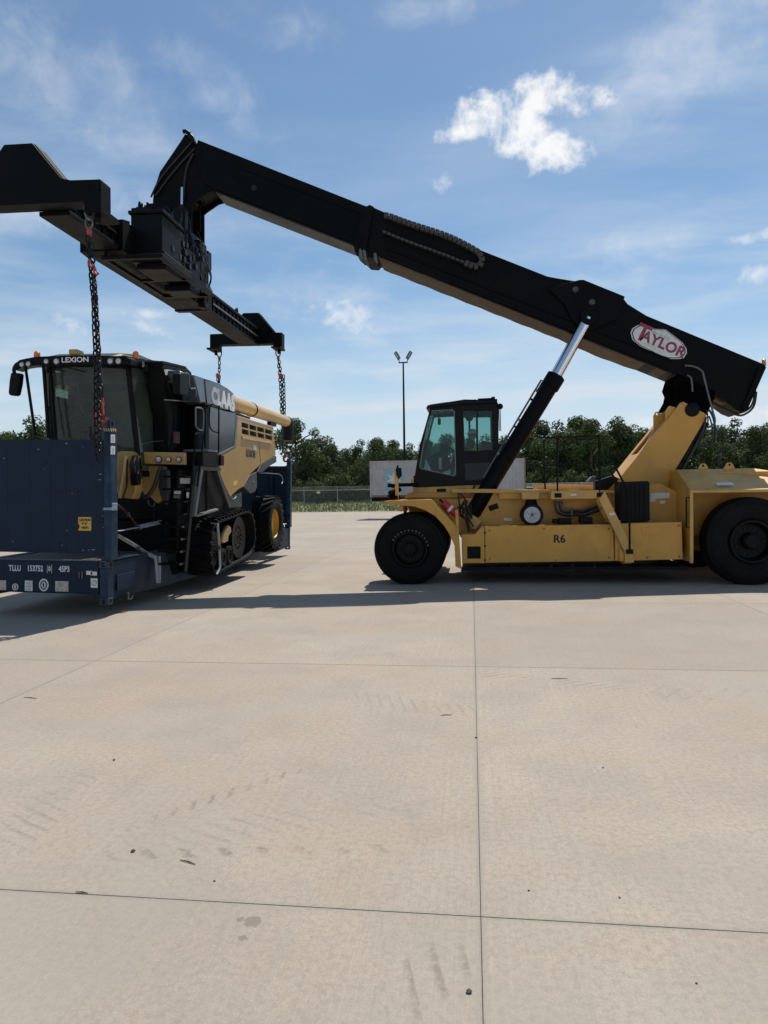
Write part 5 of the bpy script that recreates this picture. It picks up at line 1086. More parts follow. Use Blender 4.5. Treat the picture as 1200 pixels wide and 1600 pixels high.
# cab -----------------------------------------------------------------------------------
yw = 2.05                                        # windscreen plane (13.4 m from the viewer's line)
k0 = lambda a, c_: (a / 7.5, 530 + c_ / 7.5); k1 = lambda a, c_: (150 + a / 7.5, 530 + c_ / 7.5)
FX = lambda px, py, y=yw: RF.on(px, py, 1, y)
CG = glass('combine_glass', (.70, .80, .72), .80, dust_haze=.13)
zf = FX(140, 760)[2]; xl0 = FX(79, 573)[0]; xr0 = FX(200, 571)[0]; zt = FX(140, 571)[2]
xl1, xr1_ = FX(86, 690)[0], FX(214, 697)[0]; yr = yw + 1.55; zlow = zt - 2.05
bow = lambda t: -.16 * (1 - (2 * t - 1) ** 2)     # windscreen bulges forward
# windscreen as a curved pane
cols = 10; V = []
for i in range(cols + 1):
    t = i / cols; V.append(Vector((xl0 + (xr0 - xl0) * t, yw + bow(t), zt)));
for i in range(cols + 1):
    t = i / cols; V.append(Vector((xl1 + (xr1_ - xl1) * t, yw + .10 + bow(t) * .8, zlow)))
MB().add(V, [(i, i + 1, cols + 2 + i, cols + 1 + i) for i in range(cols)]).build('windscreen', CG, cb)
xsr = FX(246, 581, yr)[0]
def pillar(a, c_, w=.09, h=.09, nm='cab_pillar'): return MB().bar(a, c_, w, h).build(nm, CBL, cb, .02)
A_l = (Vector((xl0, yw, zt)), Vector((xl1, yw + .1, zlow))); A_r = (Vector((xr0, yw, zt)), Vector((xr1_, yw + .1, zlow)))
C_r = (Vector((xr0 + .12, yr, zt - .05)), Vector((xr1_ + .05, yr, zlow))); C_l = (Vector((xl0 - .12, yr, zt - .05)), Vector((xl1 - .05, yr, zlow)))
pillar(*A_l, .05, .07); pillar(*A_r, .085, .10); pillar(*C_r, .16, .2); pillar(*C_l, .16, .2)
MB().loft([A_r[0] + Vector((.03, .06, 0)), C_r[0], C_r[1], A_r[1] + Vector((.03, .06, 0))], [A_r[0] + Vector((.022, .06, 0)), C_r[0] + Vector((-.008, 0, 0)), C_r[1] + Vector((-.008, 0, 0)), A_r[1] + Vector((.022, .06, 0))]).build('door_glass', CG, cb)
MB().loft([A_l[0] + Vector((-.03, .06, 0)), C_l[0], C_l[1], A_l[1] + Vector((-.03, .06, 0))], [A_l[0] + Vector((-.022, .06, 0)), C_l[0] + Vector((.008, 0, 0)), C_l[1] + Vector((.008, 0, 0)), A_l[1] + Vector((-.022, .06, 0))]).build('far_door_glass', CG, cb)
back = mat('cab_lining', (.14, .145, .125), .8, var=.15)
MB().box(xl0 - .3, xr1_ + .1, yr - .02, yr + .03, zlow, zt).build('cab_back_wall', back, cb); [MB().box(xl0 - .14, xl0 - .08, yw + y0, yw + y1, zlow, zt - dz_).build('far_door_lining', back, cb) for y0, y1, dz_ in ((.06, .30, 0), (.301, .85, .55), (.851, 1.52, 0))]; MB().box(xl1 - .05, xr1_ + .05, yw + .05, yr, zlow - .12, zlow).build('cab_floor', CBL, cb, .02)
xm = (xl0 + xr0) / 2
MB().box(xm - .05, xr0 - .15, yr - .06, yr - .021, zt - 1.05, zt - .35).build('rear_hatch', mat('cab_lining_light', (.19, .195, .175), .8), cb, .01)
# roof: front visor with lamps, side eaves, tan cap
vis = [(29, 562), (40, 559.5), (54, 557), (100, 555), (145, 554.5), (194, 557), (203, 559), (203, 571), (160, 571.5), (120, 571.5), (80, 570.5), (47, 571), (34, 573), (24, 578), (20, 578), (20, 571)]
y_v = yw - .30
rv = front('roof_visor', vis, y_v, y_v + .28, CBL, .03)
xe = FX(202, 565, y_v)[0]; ztp = FX(202, 559, y_v)[2]; zbt = FX(202, 571, y_v)[2]; xe2 = FX(252, 570, yr + .35)[0]; zt2 = FX(252, 564, yr + .35)[2]; zb2 = FX(252, 582, yr + .35)[2]
MB().loft([(xe, y_v, ztp), (xe, y_v, zbt), (xe - .4, y_v + .05, zbt), (xe - .4, y_v + .05, ztp)], [(xe2, yr + .35, zt2), (xe2, yr + .35, zb2), (xe2 - .5, yr + .35, zb2), (xe2 - .5, yr + .35, zt2)]).build('roof_eave', CBL, cb, .03)
xlw = FX(60, 563, y_v)[0]
MB().box(xlw, xe - .3, y_v + .281, yr + .3, zbt + .02, ztp - .01).build('roof_pan', CBL, cb, .02)
zc = FX(120, 555, y_v)[2]
MB().loft([(xlw + .05, y_v + .05, zc - .02), (xe - .1, y_v + .05, zc - .02), (xe2 - .1, yr + .3, zt2 - .02), (xlw + .1, yr + .3, zt2 - .02)], [(xlw + .25, y_v + .3, zc + .085), (xe - .35, y_v + .3, zc + .085), (xe2 - .4, yr + .1, zt2 + .10), (xlw + .3, yr + .1, zt2 + .10)]).build('roof_cap', TANL, cb, .03)
p = FX(116, 551, y_v + .2); MB().box(p.x - .09, p.x + .09, y_v + .15, y_v + .4, p.z - .05, p.z + .06).build('roof_hatch', TAN, cb, .02)
LENS = mat('lamp_glass', (.55, .56, .55), .15, .2, var=.1, vs=20)
def lamp(px, py, y, r, face=(0, -1, 0)):
    p = FX(px, py, y); f = Vector(face).normalized(); b_ = MB().tube([p + f * .0, p + f * .035, p + f * .036, p + f * .03], [r * 1.15, r * 1.15, r * .95, r * .01], 16).build('work_lamp', GREYP, cb); MB().tube([p + f * .028, p + f * .04, p + f * .044], [r * .92, r * .8, .004], 16).build('lamp_lens', LENS, b_)
for px, py in ((35.5, 570), (45.5, 569), (73.5, 565), (89.5, 565), (173.5, 564.7), (186, 564.7)): lamp(px, py, y_v - .005, .058 if px > 80 else .05)
for px, py, y, w in ((221.5, 569.5, yw + .55, 0), (239, 571.5, yw + 1.15, 0), (245, 577, yw + 1.4, 0)): lamp(px, py, y, .062, (.7, -.7, 0))
p = FX(117.5, 562.5, y_v); text_mesh('visor_lettering', 'LEXION', .135, WHL, cb, facing((p.x, y_v - .006, p.z), (1, 0, 0.01), (0, 0, 1)), .002, .003, 1.18)
for px, py, y in ((58, 557, y_v + .2), (212, 557, yw + .35)):
    p = FX(px, py, y); MB().tube([p + Vector((0, 0, -.05)), p, p + Vector((0, 0, .07)), p + Vector((0, 0, .10)), p + Vector((0, 0, .105))], [.062, .062, .058, .035, .005], 14).build('beacon', AMBER, cb)
# left mirror on its arm, rods of the mirror frame
P_ = lambda a, c_, y=y_v + .05: FX(*k0(a, c_), y)
MB().tube(spline([P_(240, 270), P_(190, 300), P_(165, 350), P_(170, 400)], 5), .035, 8).build('mirror_arm', CBL, cb)
front('wing_mirror', [k0(*q_) for q_ in ((122, 388), (238, 396), (225, 520), (200, 640), (180, 662), (100, 655), (92, 620), (105, 480))], y_v, y_v + .14, CBL, .03)
MB().tube([P_(298, 320), P_(375, 860), P_(415, 1140)], .028, 8).build('platform_rod', CBL, cb); MB().tube([P_(510, 300), P_(545, 800), P_(570, 1160)], .034, 8).build('platform_rod', CBL, cb)
MB().tube(spline([P_(600, 780), P_(575, 800), P_(562, 840), P_(560, 1160)], 5), .018, 6).build('grab_loop', CBL, cb); MB().tube([P_(560, 335), P_(562, 400)], .03, 6).build('rod_clamp', CBL, cb)
MB().tube([FX(*k0(740, 325), yw - .2), FX(*k0(870, 350), yw - .2), FX(*k0(1000, 388), yw - .2)], .010, 6).build('wiper', CBL, cb)
# interior silhouettes
q = MB(); p = FX(125, 660, yw + .9); q.box(p.x - .20, p.x + .34, yw + .75, yw + 1.2, p.z - .55, p.z - .15); q.bar((p.x + .12, yw + 1.2, p.z - .2), (p.x + .14, yw + 1.32, p.z + .62), .44, .14, (0, 1, 0)); q.box(p.x + .02, p.x + .26, yw + 1.2, yw + 1.36, p.z + .60, p.z + .85); q.build('driver_seat', CBL, cb, .04)
q = MB(); p = FX(120, 640, yw + .45); q.bar(FX(124, 690, yw + .5), FX(119, 612, yw + .4), .26, .12, (0, 1, 0)); q.bar(FX(110, 660, yw + .4), FX(112, 615, yw + .4), .12, .10, (0, 1, 0)); q.box(p.x - .12, p.x + .32, yw + .4, yw + .6, p.z - .42, p.z + .02); q.build('steering_console', CBL, cb, .03)
q = MB(); sc = FX(122, 640, yw + .35); q.tube([sc + Vector((math.cos(a) * .19, math.sin(a) * .12, math.sin(a) * .15)) for a in [2 * math.pi * i / 20 for i in range(20)]], .016, 6, True); q.build('steering_wheel', CBL, cb)
q = MB(); q.bar(FX(120, 580, yw + .7), FX(126, 612, yw + .6), .03, .03); q.bar(FX(125, 580, yw + .7), FX(127, 612, yw + .6), .02, .02); q.build('belt_strap', CBL, cb)
front('sun_blind', [k0(*q_) for q_ in ((700, 480), (730, 400), (770, 350), (765, 500), (740, 590), (715, 590))], yw + .8, yw + .86, CBL, .02)
# black side of the cab steps: air intake box, platform, handrails
flank('intake_box', [(254, 566), (256, 564.5), (291, 573), (300, 582), (300, 600), (300, 700), (262, 705), (262, 650), (254, 600)], X_(-6.55), X_(-6.22), CBL, .03)
flank('intake_cap', [(255, 565.5), (256, 563.8), (291, 572.5), (291.5, 575.5), (255, 569)], X_(-6.6), X_(-6.2), CBL, .01)
for pts in ([(256, 577.5), (264, 577), (264, 586), (256, 586)], [(264.5, 577.5), (275, 579), (275, 583), (264.5, 582)]): flank('white_notice', pts, X_(-6.22), X_(-6.216), WHITE, 0)
flank('right_mirror', [(281, 584), (284, 582), (294, 583.5), (295, 586), (295, 615), (292, 618), (281, 616)], X_(-5.75), X_(-5.6), CBL, .02)
def tubes(name, pts, w, r, m=CBL): return MB().tube(spline([RF.on(a, c_, 0, X_(w)) for a, c_ in pts], 5) if len(pts) > 2 else [RF.on(a, c_, 0, X_(w)) for a, c_ in pts], r, 8).build(name, m, cb)
SIL = mat('bare_rail_lit_edge', (.16, .16, .165), .35, .5, var=.1)  # bare rails, and the painted lit edges of the ladder steps
tubes('mirror_bracket', [(288, 583), (294, 584), (296, 592), (297, 606), (302, 607), (306, 608), (306.5, 620)], -5.62, .014, SIL)
tubes('handrail', [(306, 637), (317, 640), (318, 660), (316, 672), (307, 668), (306, 655), (306, 637)], -5.5, .018, SIL)
tubes('handrail', [(329, 635), (331, 632), (342, 636), (342, 640), (341.5, 706)], -5.48, .018); tubes('handrail', [(316, 630), (320, 636), (320.5, 700)], -5.5, .02)
tubes('handrail', [(328, 636), (327, 660), (331, 672), (340, 676)], -5.52, .015); tubes('handrail', [(312, 676), (306, 678), (305, 690), (298, 760), (290, 830)], -5.5, .018)
tubes('handrail', [(318, 678), (316, 700), (308, 760)], -5.5, .018); tubes('handrail', [(254, 575), (262, 605), (270, 625), (272, 660), (268, 690), (262, 726)], -6.1, .022); tubes('handrail', [(275, 632), (274, 660), (270, 700), (266, 726)], -6.0, .018)
tubes('grab_rail', [(256, 625), (280, 626.5), (312, 628)], -5.9, .012, MGR)
MB().cyl(RF.on(275, 675, 0, X_(-5.95)), RF.on(275, 693, 0, X_(-5.95)), .07).build('extinguisher', mat('dark_red_paint', (.05, .008, .010), .4), cb)
tubes('wiper', [(223, 694), (240, 690), (262, 688)], -6.3, .008, SIL)
# platform, ladder
flank('platform', [(317, 706), (346, 709), (348, 722), (344, 729), (317, 728)], X_(-6.3), X_(-5.5), CBL, .02)
flank('platform_tray', [(325, 702), (340, 704), (340, 707.5), (325, 706)], X_(-6.1), X_(-5.55), LGR, .01)
q = RF.on(346.5, 712, 0, X_(-5.47)); MB().cyl(q, q + Vector((0, 0, -.22)), .05).build('marker_lamp', mat('dark_red_lens', (.05, .008, .010), .3), cb)
for k in range(8):
    p = RF.on(292 - k * 1.2, 745 + k * 19.5, 0, X_(-5.55)); MB().box(p.x - .46, p.x, p.y - .05, p.y + .17, p.z - .02, p.z + .02).build('ladder_step', CBL, cb); MB().box(p.x - .02, p.x + .008, p.y - .06, p.y - .02, p.z - .018, p.z + .022).build('lit_step_edge', SIL, cb) if k in (4, 5, 6, 7) else None  # paler edge bars paint the light caught by the lower steps
for w in (-5.56, -6.03): MB().bar(RF.on(304, 728, 0, X_(w)), RF.on(289, 892, 0, X_(w)), .04, .14).build('ladder_stringer', CBL, cb)
MB().box(X_(-6.6), X_(-6.06), 2.9, 3.9, .7, 2.4).build('ladder_backing', CBL, cb, .03)
for w, pts in ((-6.05, [(281.5, 747), (298, 747.5), (298, 756), (281.5, 755.5)]), (-6.05, [(272, 767), (282.5, 767), (282.5, 772), (272, 772)]), (-6.05, [(271.5, 773.5), (281.5, 773.5), (281.5, 778.5), (271.5, 778.5)]), (-5.9, [(291.5, 769), (299, 769), (299, 778), (291.5, 778)])): flank('safety_notice', pts, X_(w) - .004, X_(w), WHITE if pts[1][1] < 773 else LGR, 0)
# grey stay frame over the track
def stay(a, c_, w=.07, m=MGR, wx=-5.60): return MB().bar(RF.on(*a, 0, X_(wx)), RF.on(*c_, 0, X_(wx)), .10, w).build('stay', m, cb, .01)
stay((313, 732), (302, 806), .10, LGR); stay((308, 731), (342, 733), .09); stay((337, 734), (357, 792), .13); stay((305, 806), (338, 796), .05, LGR)
MB().prism([RF.X(a, c_, X_(-5.85)) for a, c_ in ((313, 735), (338, 735), (356, 790), (305, 802))], 0, X_(-6.2), X_(-5.85)).build('inner_guard', CBL, cb)
# front gear: feeder yoke, lamp bar, lift arms
front('lamp_bar', [(224, 706), (288, 707), (288, 726), (226, 724.5)], 2.30, 2.42, TAN, .01)
for px, kk in ((248.5, 0), (264, 1), (280, 2)): lamp(px, 718 + (px - 248) * .01, 2.29, .060 if kk == 0 else .05)
front('feeder_cheek', [(183, 706), (190, 704.5), (206, 705), (210, 712), (209, 730), (213, 765), (207, 780), (193, 778), (185, 779), (182, 760)], 1.9, 2.2, TAN, .02)
front('feeder_house', [(219, 727), (250, 728), (243, 760), (232, 777), (222, 772), (218, 750)], 2.5, 2.9, TAN, .03); front('feeder_skirt', [(234, 776), (246, 755), (252, 780), (246, 787)], 2.62, 2.8, TAN, .02)
front('feeder_throat', [(170, 720), (262, 728), (262, 800), (170, 800)], 3.0, 3.3, CBL)
F_ = lambda a, c_, y=1.82: FX(a, c_, y)
MB().tube([F_(197, 712), F_(194, 740), F_(187, 778)], .032, 8).build('lift_arm_tube', TANL, cb); MB().tube([F_(199, 718), F_(198, 760), F_(192, 778)], .018, 6).build('lift_arm_hose', HOSE, cb)
front('hose_coupler', [(202, 741), (214, 740), (215, 757), (204, 759)], 1.70, 1.86, CBL, .02)
q = MB(); rd = random.Random(21)
for k in range(11):
    a = F_(210 + rd.uniform(-3, 6), 712 + rd.uniform(-2, 5), 1.85); q.tube(spline([a, a + Vector((rd.uniform(-.05, .06), -.06, -.22)), a + Vector((rd.uniform(-.03, .10), 0, -.45))], 5), rd.uniform(.012, .022), 6)
q.build('hose_bundle', HOSE, cb)['kind'] = 'stuff'
MB().tube(spline([F_(216, 745, 2.2), F_(220, 768, 2.2), F_(228, 777, 2.2), F_(240, 762, 2.2), F_(247, 742, 2.2), F_(252, 728, 2.2)], 6), .045, 8).build('feeder_hose', HOSE, cb)
front('drive_guard', [(250, 735), (262, 733), (263, 770), (258, 790), (250, 775), (247, 760)], 2.6, 2.75, MGR, .03)
for pts in ([(203, 727), (209, 727), (209, 731), (203, 731)], [(224, 727.5), (230, 727.5), (230, 731), (224, 731)], [(225, 733), (228, 733), (228, 736), (225, 736)]): front('small_notice', pts, 1.893 if pts[0][0] < 210 else 2.493, 1.899 if pts[0][0] < 210 else 2.499, WHITE, 0)
MB().tube(spline([F_(231, 782, 2.5), F_(234, 790, 2.5), F_(240, 790, 2.5), F_(242, 785, 2.5)], 5), .012, 6).build('tie_ring', STEEL, cb)
# tracks ----------------------------------------------------------------------------------
LP_ = [RF.X(a, c_, X_(-5.5)) for a, c_ in ((339, 817), (363, 807), (388, 798.5), (396, 808), (399.5, 832), (397, 856), (390, 870), (366, 883), (341, 895.5), (334, 889), (330.5, 868), (331.5, 835))]
def resample(P, n):
    P = [Vector((a, b_, 0)) for a, b_ in P]; Q = []
    for i in range(len(P)):
        p0, p1, p2, p3 = P[i - 1], P[i], P[(i + 1) % len(P)], P[(i + 2) % len(P)]
        for j in range(8): t = j / 8; Q.append(.5 * ((2 * p1) + (p2 - p0) * t + (2 * p0 - 5 * p1 + 4 * p2 - p3) * t * t + (3 * p1 - p0 - 3 * p2 + p3) * t ** 3))
    L = [0]
    for a, b_ in zip(Q, Q[1:] + Q[:1]): L.append(L[-1] + (b_ - a).length)
    out = []
    for k in range(n):
        s_ = L[-1] * k / n; i = max(j for j in range(len(Q)) if L[j] <= s_); t = (s_ - L[i]) / max(1e-6, L[i + 1] - L[i]); out.append(Q[i].lerp(Q[(i + 1) % len(Q)], t))
    return out
def track(x0, x1):
    pts = resample(LP_, 72); n = len(pts); cen = sum(pts, Vector()) / n; area = sum(pts[i].x * pts[(i + 1) % n].y - pts[(i + 1) % n].x * pts[i].y for i in range(n)); sg = 1 if area > 0 else -1
    T = [(pts[(i + 1) % n] - pts[i - 1]).normalized() for i in range(n)]; N = [Vector((t.y, -t.x, 0)) * sg for t in T]
    q = MB(); vs = []
    for i in range(n):
        o_ = pts[i]; i_ = pts[i] - N[i] * .045; vs += [(x0, o_.x, o_.y), (x1, o_.x, o_.y), (x1, i_.x, i_.y), (x0, i_.x, i_.y)]
    q.add(vs, [(4 * i + j, 4 * i + (j + 1) % 4, 4 * ((i + 1) % n) + (j + 1) % 4, 4 * ((i + 1) % n) + j) for i in range(n) for j in range(4)])
    o = q.build('rubber_track', RUB, cb)
    xm_ = (x0 + x1) / 2
    for i in range(0, n):
        c_, t, nn = pts[i], T[i], N[i]; c_ = c_ + nn * .0
        for s_ in (0, 1):
            if (i + s_) % 2: continue
            xa_, xb_ = (x0 + .02, xm_ - .03) if s_ == 0 else (xm_ + .03, x1)
            sl = .10 * (1 if s_ == 0 else -1)
            f = lambda x, u, v: Vector((x, (c_ + t * u + nn * v).x, (c_ + t * u + nn * v).y))
            MB().loft([f(xa_, -.035 - sl / 2, .001), f(xa_, .035 - sl / 2, .001), f(xa_, .022 - sl / 2, .055), f(xa_, -.022 - sl / 2, .055)], [f(xb_, -.035 + sl / 2, .001), f(xb_, .035 + sl / 2, .001), f(xb_, .022 + sl / 2, .055), f(xb_, -.022 + sl / 2, .055)]).build('track_lug', RUB, o)
    w_ = MB()
    def wheel(px, py, rpx, xw, nm, m=BLKM):
        y, z = RF.X(px, py, X_(-5.5)); r = rpx
        o2 = MB().lathe((xw, y, z), 0, [(0, r * .55), (0, r * .60), (.02, r * .86), (.03, r), (-.22, r), (-.22, r * .3), (-.05, .001), (-.02, r * .2), (-.015, r * .5)], 36, False).build(nm, m, cb)
        for k in range(10): a = k * math.pi / 5; MB().box(xw - .02, xw + .012, y + math.cos(a) * r * .38 - .018, y + math.cos(a) * r * .38 + .018, z + math.sin(a) * r * .38 - .018, z + math.sin(a) * r * .38 + .018).build('wheel_bolt', STEEL, o2) if r > .3 else None
    if x1 > -1:
        wheel(379, 840, .50, x1 - .12, 'drive_wheel', CBL); wheel(340, 858, .40, x1 - .14, 'idler_wheel', CBL); wheel(353, 871, .20, x1 - .06, 'track_roller', BLKM); wheel(362.8, 866.5, .20, x1 - .06, 'track_roller', BLKM)
        flank('roller_beam', [(338, 850), (352, 838), (372, 836), (372, 858), (345, 868)], x1 - .45, x1 - .30, BLKM); flank('track_frame_cover', [(347, 845), (350, 833), (357, 820), (361, 823), (362, 831), (357.5, 838), (356.5, 846), (350, 849)], x1 - .16, x1 - .08, TAN, .02)
    return o
track(X_(-6.28), X_(-5.5)); track(X_(-9.2), X_(-8.42))
# rear steering tyres with chevron lugs -----------------------------------------------------
def ag_tyre(x1, sgn):
    yc, zc_ = RF.X(433, 818.5, X_(-5.58)); r = .80; w = .60; xc = x1 - sgn * w / 2
    o = MB().lathe((xc, yc, zc_), 0, [(-.22, .42), (-.29, .52), (-.30, .66), (-.26, .745), (-.15, .765), (0, .77), (.15, .765), (.26, .745), (.30, .66), (.29, .52), (.22, .42), (0, .40)], 56).build('rear_tyre', RUB, cb)
    for k in range(22):
        for s_ in (-1, 1):
            a = 2 * math.pi * (k + (.5 if s_ > 0 else 0)) / 22; A_, B_ = [], []
            for (u, da, rr, wd) in ((.02 * s_, .0, .835, .035), (.30 * s_, -.30, .80, .045)):
                ring = []
                for dr, ww in ((-.075, wd * 1.3), (0, wd)):
                    for e_ in (-1, 1):
                        an = a + da + e_ * ww / .8; ring.append(Vector((xc + u, yc + math.cos(an) * (rr + dr), zc_ + math.sin(an) * (rr + dr))))
                ring = [ring[0], ring[1], ring[3], ring[2]]; (A_ if not A_ else B_).extend(ring)
            MB().loft(A_, B_).build('tyre_lug', RUB, o)
    MB().lathe((xc + sgn * .10, yc, zc_), 0, [(sgn * .12, .43), (sgn * .14, .40), (sgn * .02, .37), (sgn * -.02, .20), (sgn * .04, .16), (sgn * .04, .001), (-sgn * .1, .001), (-sgn * .1, .40)], 36, False).build('rim', mat('rim_yellow', (.55, .30, .03), .4, var=.1) if 'rim_yellow' not in bpy.data.materials else bpy.data.materials['rim_yellow'], o)
ag_tyre(X_(-5.58), 1); ag_tyre(X_(-9.1), -1)
y_, z_ = RF.X(433, 818.5, X_(-5.58)); MB().cyl((X_(-9.0), y_, z_), (X_(-5.8), y_, z_), .14).build('rear_axle', BLKM, cb)
MB().tube(spline([RF.on(a, c_, 0, X_(-6.0)) for a, c_ in ((405, 739), (425, 740), (438, 742), (442, 750), (440, 756))], 5), .014, 6).build('rear_rail', SIL, cb)
# ------------------------------------------------------------------ lashings
WEB = mat('grey_webbing', (.30, .31, .33), .8, var=.2, vs=10)
def strap(label, pts, w=.055, m=WEB):
    P = [Vector(p_) for p_ in pts]; o = empty('lashing_strap', tuple(P[-1]), label, 'strap', 'straps holding the combine down'); q = MB()
    for a, c_ in zip(P[:-1], P[1:]): q.bar(a, c_, w, .012, (0, -1, .2))
    q.build('webbing', m, o)
    if 'tail' not in label: MB().bar(P[1] + Vector((0, 0, .03)), P[1] + Vector((.01, -.01, -.05)), w * 1.15, .03).build('ratchet', STEEL, o)
    return o
G3 = lambda a, c_, w: WF.on(a, c_, 0, w)
strap('light grey strap hanging down across the side of the rubber track', [G3(340, 818, -5.46), G3(343, 855, -5.44), G3(344, 885, -5.44), G3(339, 897, -5.45)], .045, mat('pale_webbing', (.50, .51, .53), .8, var=.15))
strap('grey strap running from front corner post back to the track', [G3(183, 836, -6.2), G3(215, 855, -6.1), G3(232, 866, -6.05), G3(243, 871, -6.0)], .07)
strap('grey strap rising behind the corner post towards the ladder', [G3(183, 830, -6.35), G3(215, 824, -6.35), G3(254, 815, -6.3)], .10)
strap('strap tail hanging beside the rack floor under the ladder', [G3(243, 869, -5.98), G3(245, 890, -5.97), G3(246, 911, -5.96)], .05, bpy.data.materials['pale_webbing'])
strap('second strap tail hanging close to the rubber track', [G3(249, 869, -5.97), G3(249.5, 890, -5.96), G3(249, 911, -5.95)], .05, bpy.data.materials['pale_webbing'])
strap('dark red strap slanting down behind the front corner post', [G3(183, 788, -6.4), G3(200, 803, -6.4), G3(214, 822, -6.4)], .05, mat('dark_red_webbing', (.12, .03, .03), .8))
# ------------------------------------------------------------------ container on a chassis beyond the yard
yk = 56.6
xa0, _ = WF.Y(578, 760, yk); xk1 = xa0 + 12.19; zk0 = WF.Y(600, 777, yk)[1]; zk1 = zk0 + 2.9
ct = empty('shipping_container', (xa0 + 6, yk + 1.2, zk0), 'weathered grey corrugated shipping container with pale blue star panel, behind the stacker cab', 'container')
CGR = mat('weathered_grey_paint', (.42, .405, .405), .6, var=.10, vs=.9, dirt=(.30, .23, .18), da=.4, ds=1.2)
RUST = mat('rusty_frame', (.20, .115, .085), .75, var=.3, vs=3, dirt=(.30, .28, .27), da=.5, ds=2)
def corrugated(x0, x1, y, d, z0, z1):
    n = int((x1 - x0) / .278); p = (x1 - x0) / n; pts = []
    for i in range(n): pts += [(x0 + i * p, y), (x0 + (i + .26) * p, y), (x0 + (i + .5) * p, y + d), (x0 + (i + .76) * p, y + d)]
    pts.append((x1, y)); k = len(pts); q = MB()
    q.add([(a, b_, z0) for a, b_ in pts] + [(a, b_, z1) for a, b_ in pts], [(i, i + 1, k + i + 1, k + i) for i in range(k - 1)]); return q
corrugated(xa0 + .1, xk1 - .1, yk + .02, .036, zk0 + .15, zk1 - .10).build('side_wall', CGR, ct, ang=20, recalc=False)
corrugated(xa0 + .1, xk1 - .1, yk + 2.38, .036, zk0 + .15, zk1 - .10).build('side_wall', CGR, ct, ang=20, recalc=False)
for y in (yk, yk + 2.34): MB().box(xa0 + .1, xk1 - .1, y, y + .1, zk1 - .10, zk1 - .02).build('top_rail', CGR, ct); MB().box(xa0 + .1, xk1 - .1, y, y + .1, zk0, zk0 + .16).build('bottom_rail', RUST, ct)
for x in (xa0, xk1 - .1):
    for y in (yk - .005, yk + 2.285): MB().box(x, x + .1, y, y + .16, zk0, zk1).build('corner_post', RUST if x > 0 else CGR, ct)
MB().box(xa0 + .03, xa0 + .06, yk + .16, yk + 2.28, zk0, zk1 - .02).build('end_wall', CGR, ct); MB().box(xk1 - .06, xk1 - .03, yk + .16, yk + 2.28, zk0, zk1 - .02).build('doors', CGR, ct); MB().box(xa0 + .1, xk1 - .1, yk + .1, yk + 2.34, zk1 - .06, zk1 - .03).build('roof', CGR, ct)
LBL = mat('faded_sky_blue', (.24, .42, .46), .6, var=.12, vs=2, dirt=(.30, .30, .30), da=.4, ds=2)
a, z1 = WF.Y(601.5, 732.5, yk); b_, z0 = WF.Y(630.5, 765.5, yk); MB().box(a, b_, yk - .004, yk + .012, z0, z1).build('logo_square', LBL, ct)
sx0, sz0 = (a + b_) / 2 - .02, (z0 + z1) / 2 - .02; r1 = .66
MB().prism([(sx0 + (r1 if i % 2 == 0 else r1 * .42) * math.sin(math.pi * i / 7), sz0 + (r1 if i % 2 == 0 else r1 * .42) * math.cos(math.pi * i / 7)) for i in range(14)], 1, yk - .012, yk - .006).build('logo_star', mat('faded_white', (.62, .62, .60), .6, var=.08), ct)
cs = empty('container_chassis', (xa0 + 6, yk + 1.2, 0), 'dark trailer chassis under the grey container', 'trailer')
for y in (yk + .75, yk + 1.55): MB().box(xa0 + .05, xk1 - .05, y, y + .14, zk0 - .30, zk0 - .003).build('chassis_rail', BLKM, cs)
for k in range(6): MB().box(xa0 + .1 + k * 2.35, xa0 + .25 + k * 2.35, yk + .05, yk + 2.35, zk0 - .16, zk0 - .004).build('bolster', BLKM, cs)
for y in (yk + .55, yk + 1.8): MB().box(xa0 + 2.6, xa0 + 2.75, y, y + .14, .03, zk0 - .30).build('landing_leg', BLKM, cs); MB().box(xa0 + 2.5, xa0 + 2.85, y - .1, y + .24, 0.0, .03).build('leg_foot', BLKM, cs)
for x in (xk1 - 1.6, xk1 - 2.9):
    for y in (yk + .1, yk + 2.0): MB().lathe((x, y + .14, .5), 1, [(-.14, .28), (-.15, .44), (-.10, .5), (.10, .5), (.15, .44), (.14, .28), (0, .26)], 28).build('wheel', RUB, cs)
    MB().cyl((x, yk + .2, .5), (x, yk + 2.2, .5), .09).build('axle', BLKM, cs); MB().box(x - .3, x + .3, yk + .75, yk + 1.69, .5, zk0 - .30).build('suspension', BLKM, cs)
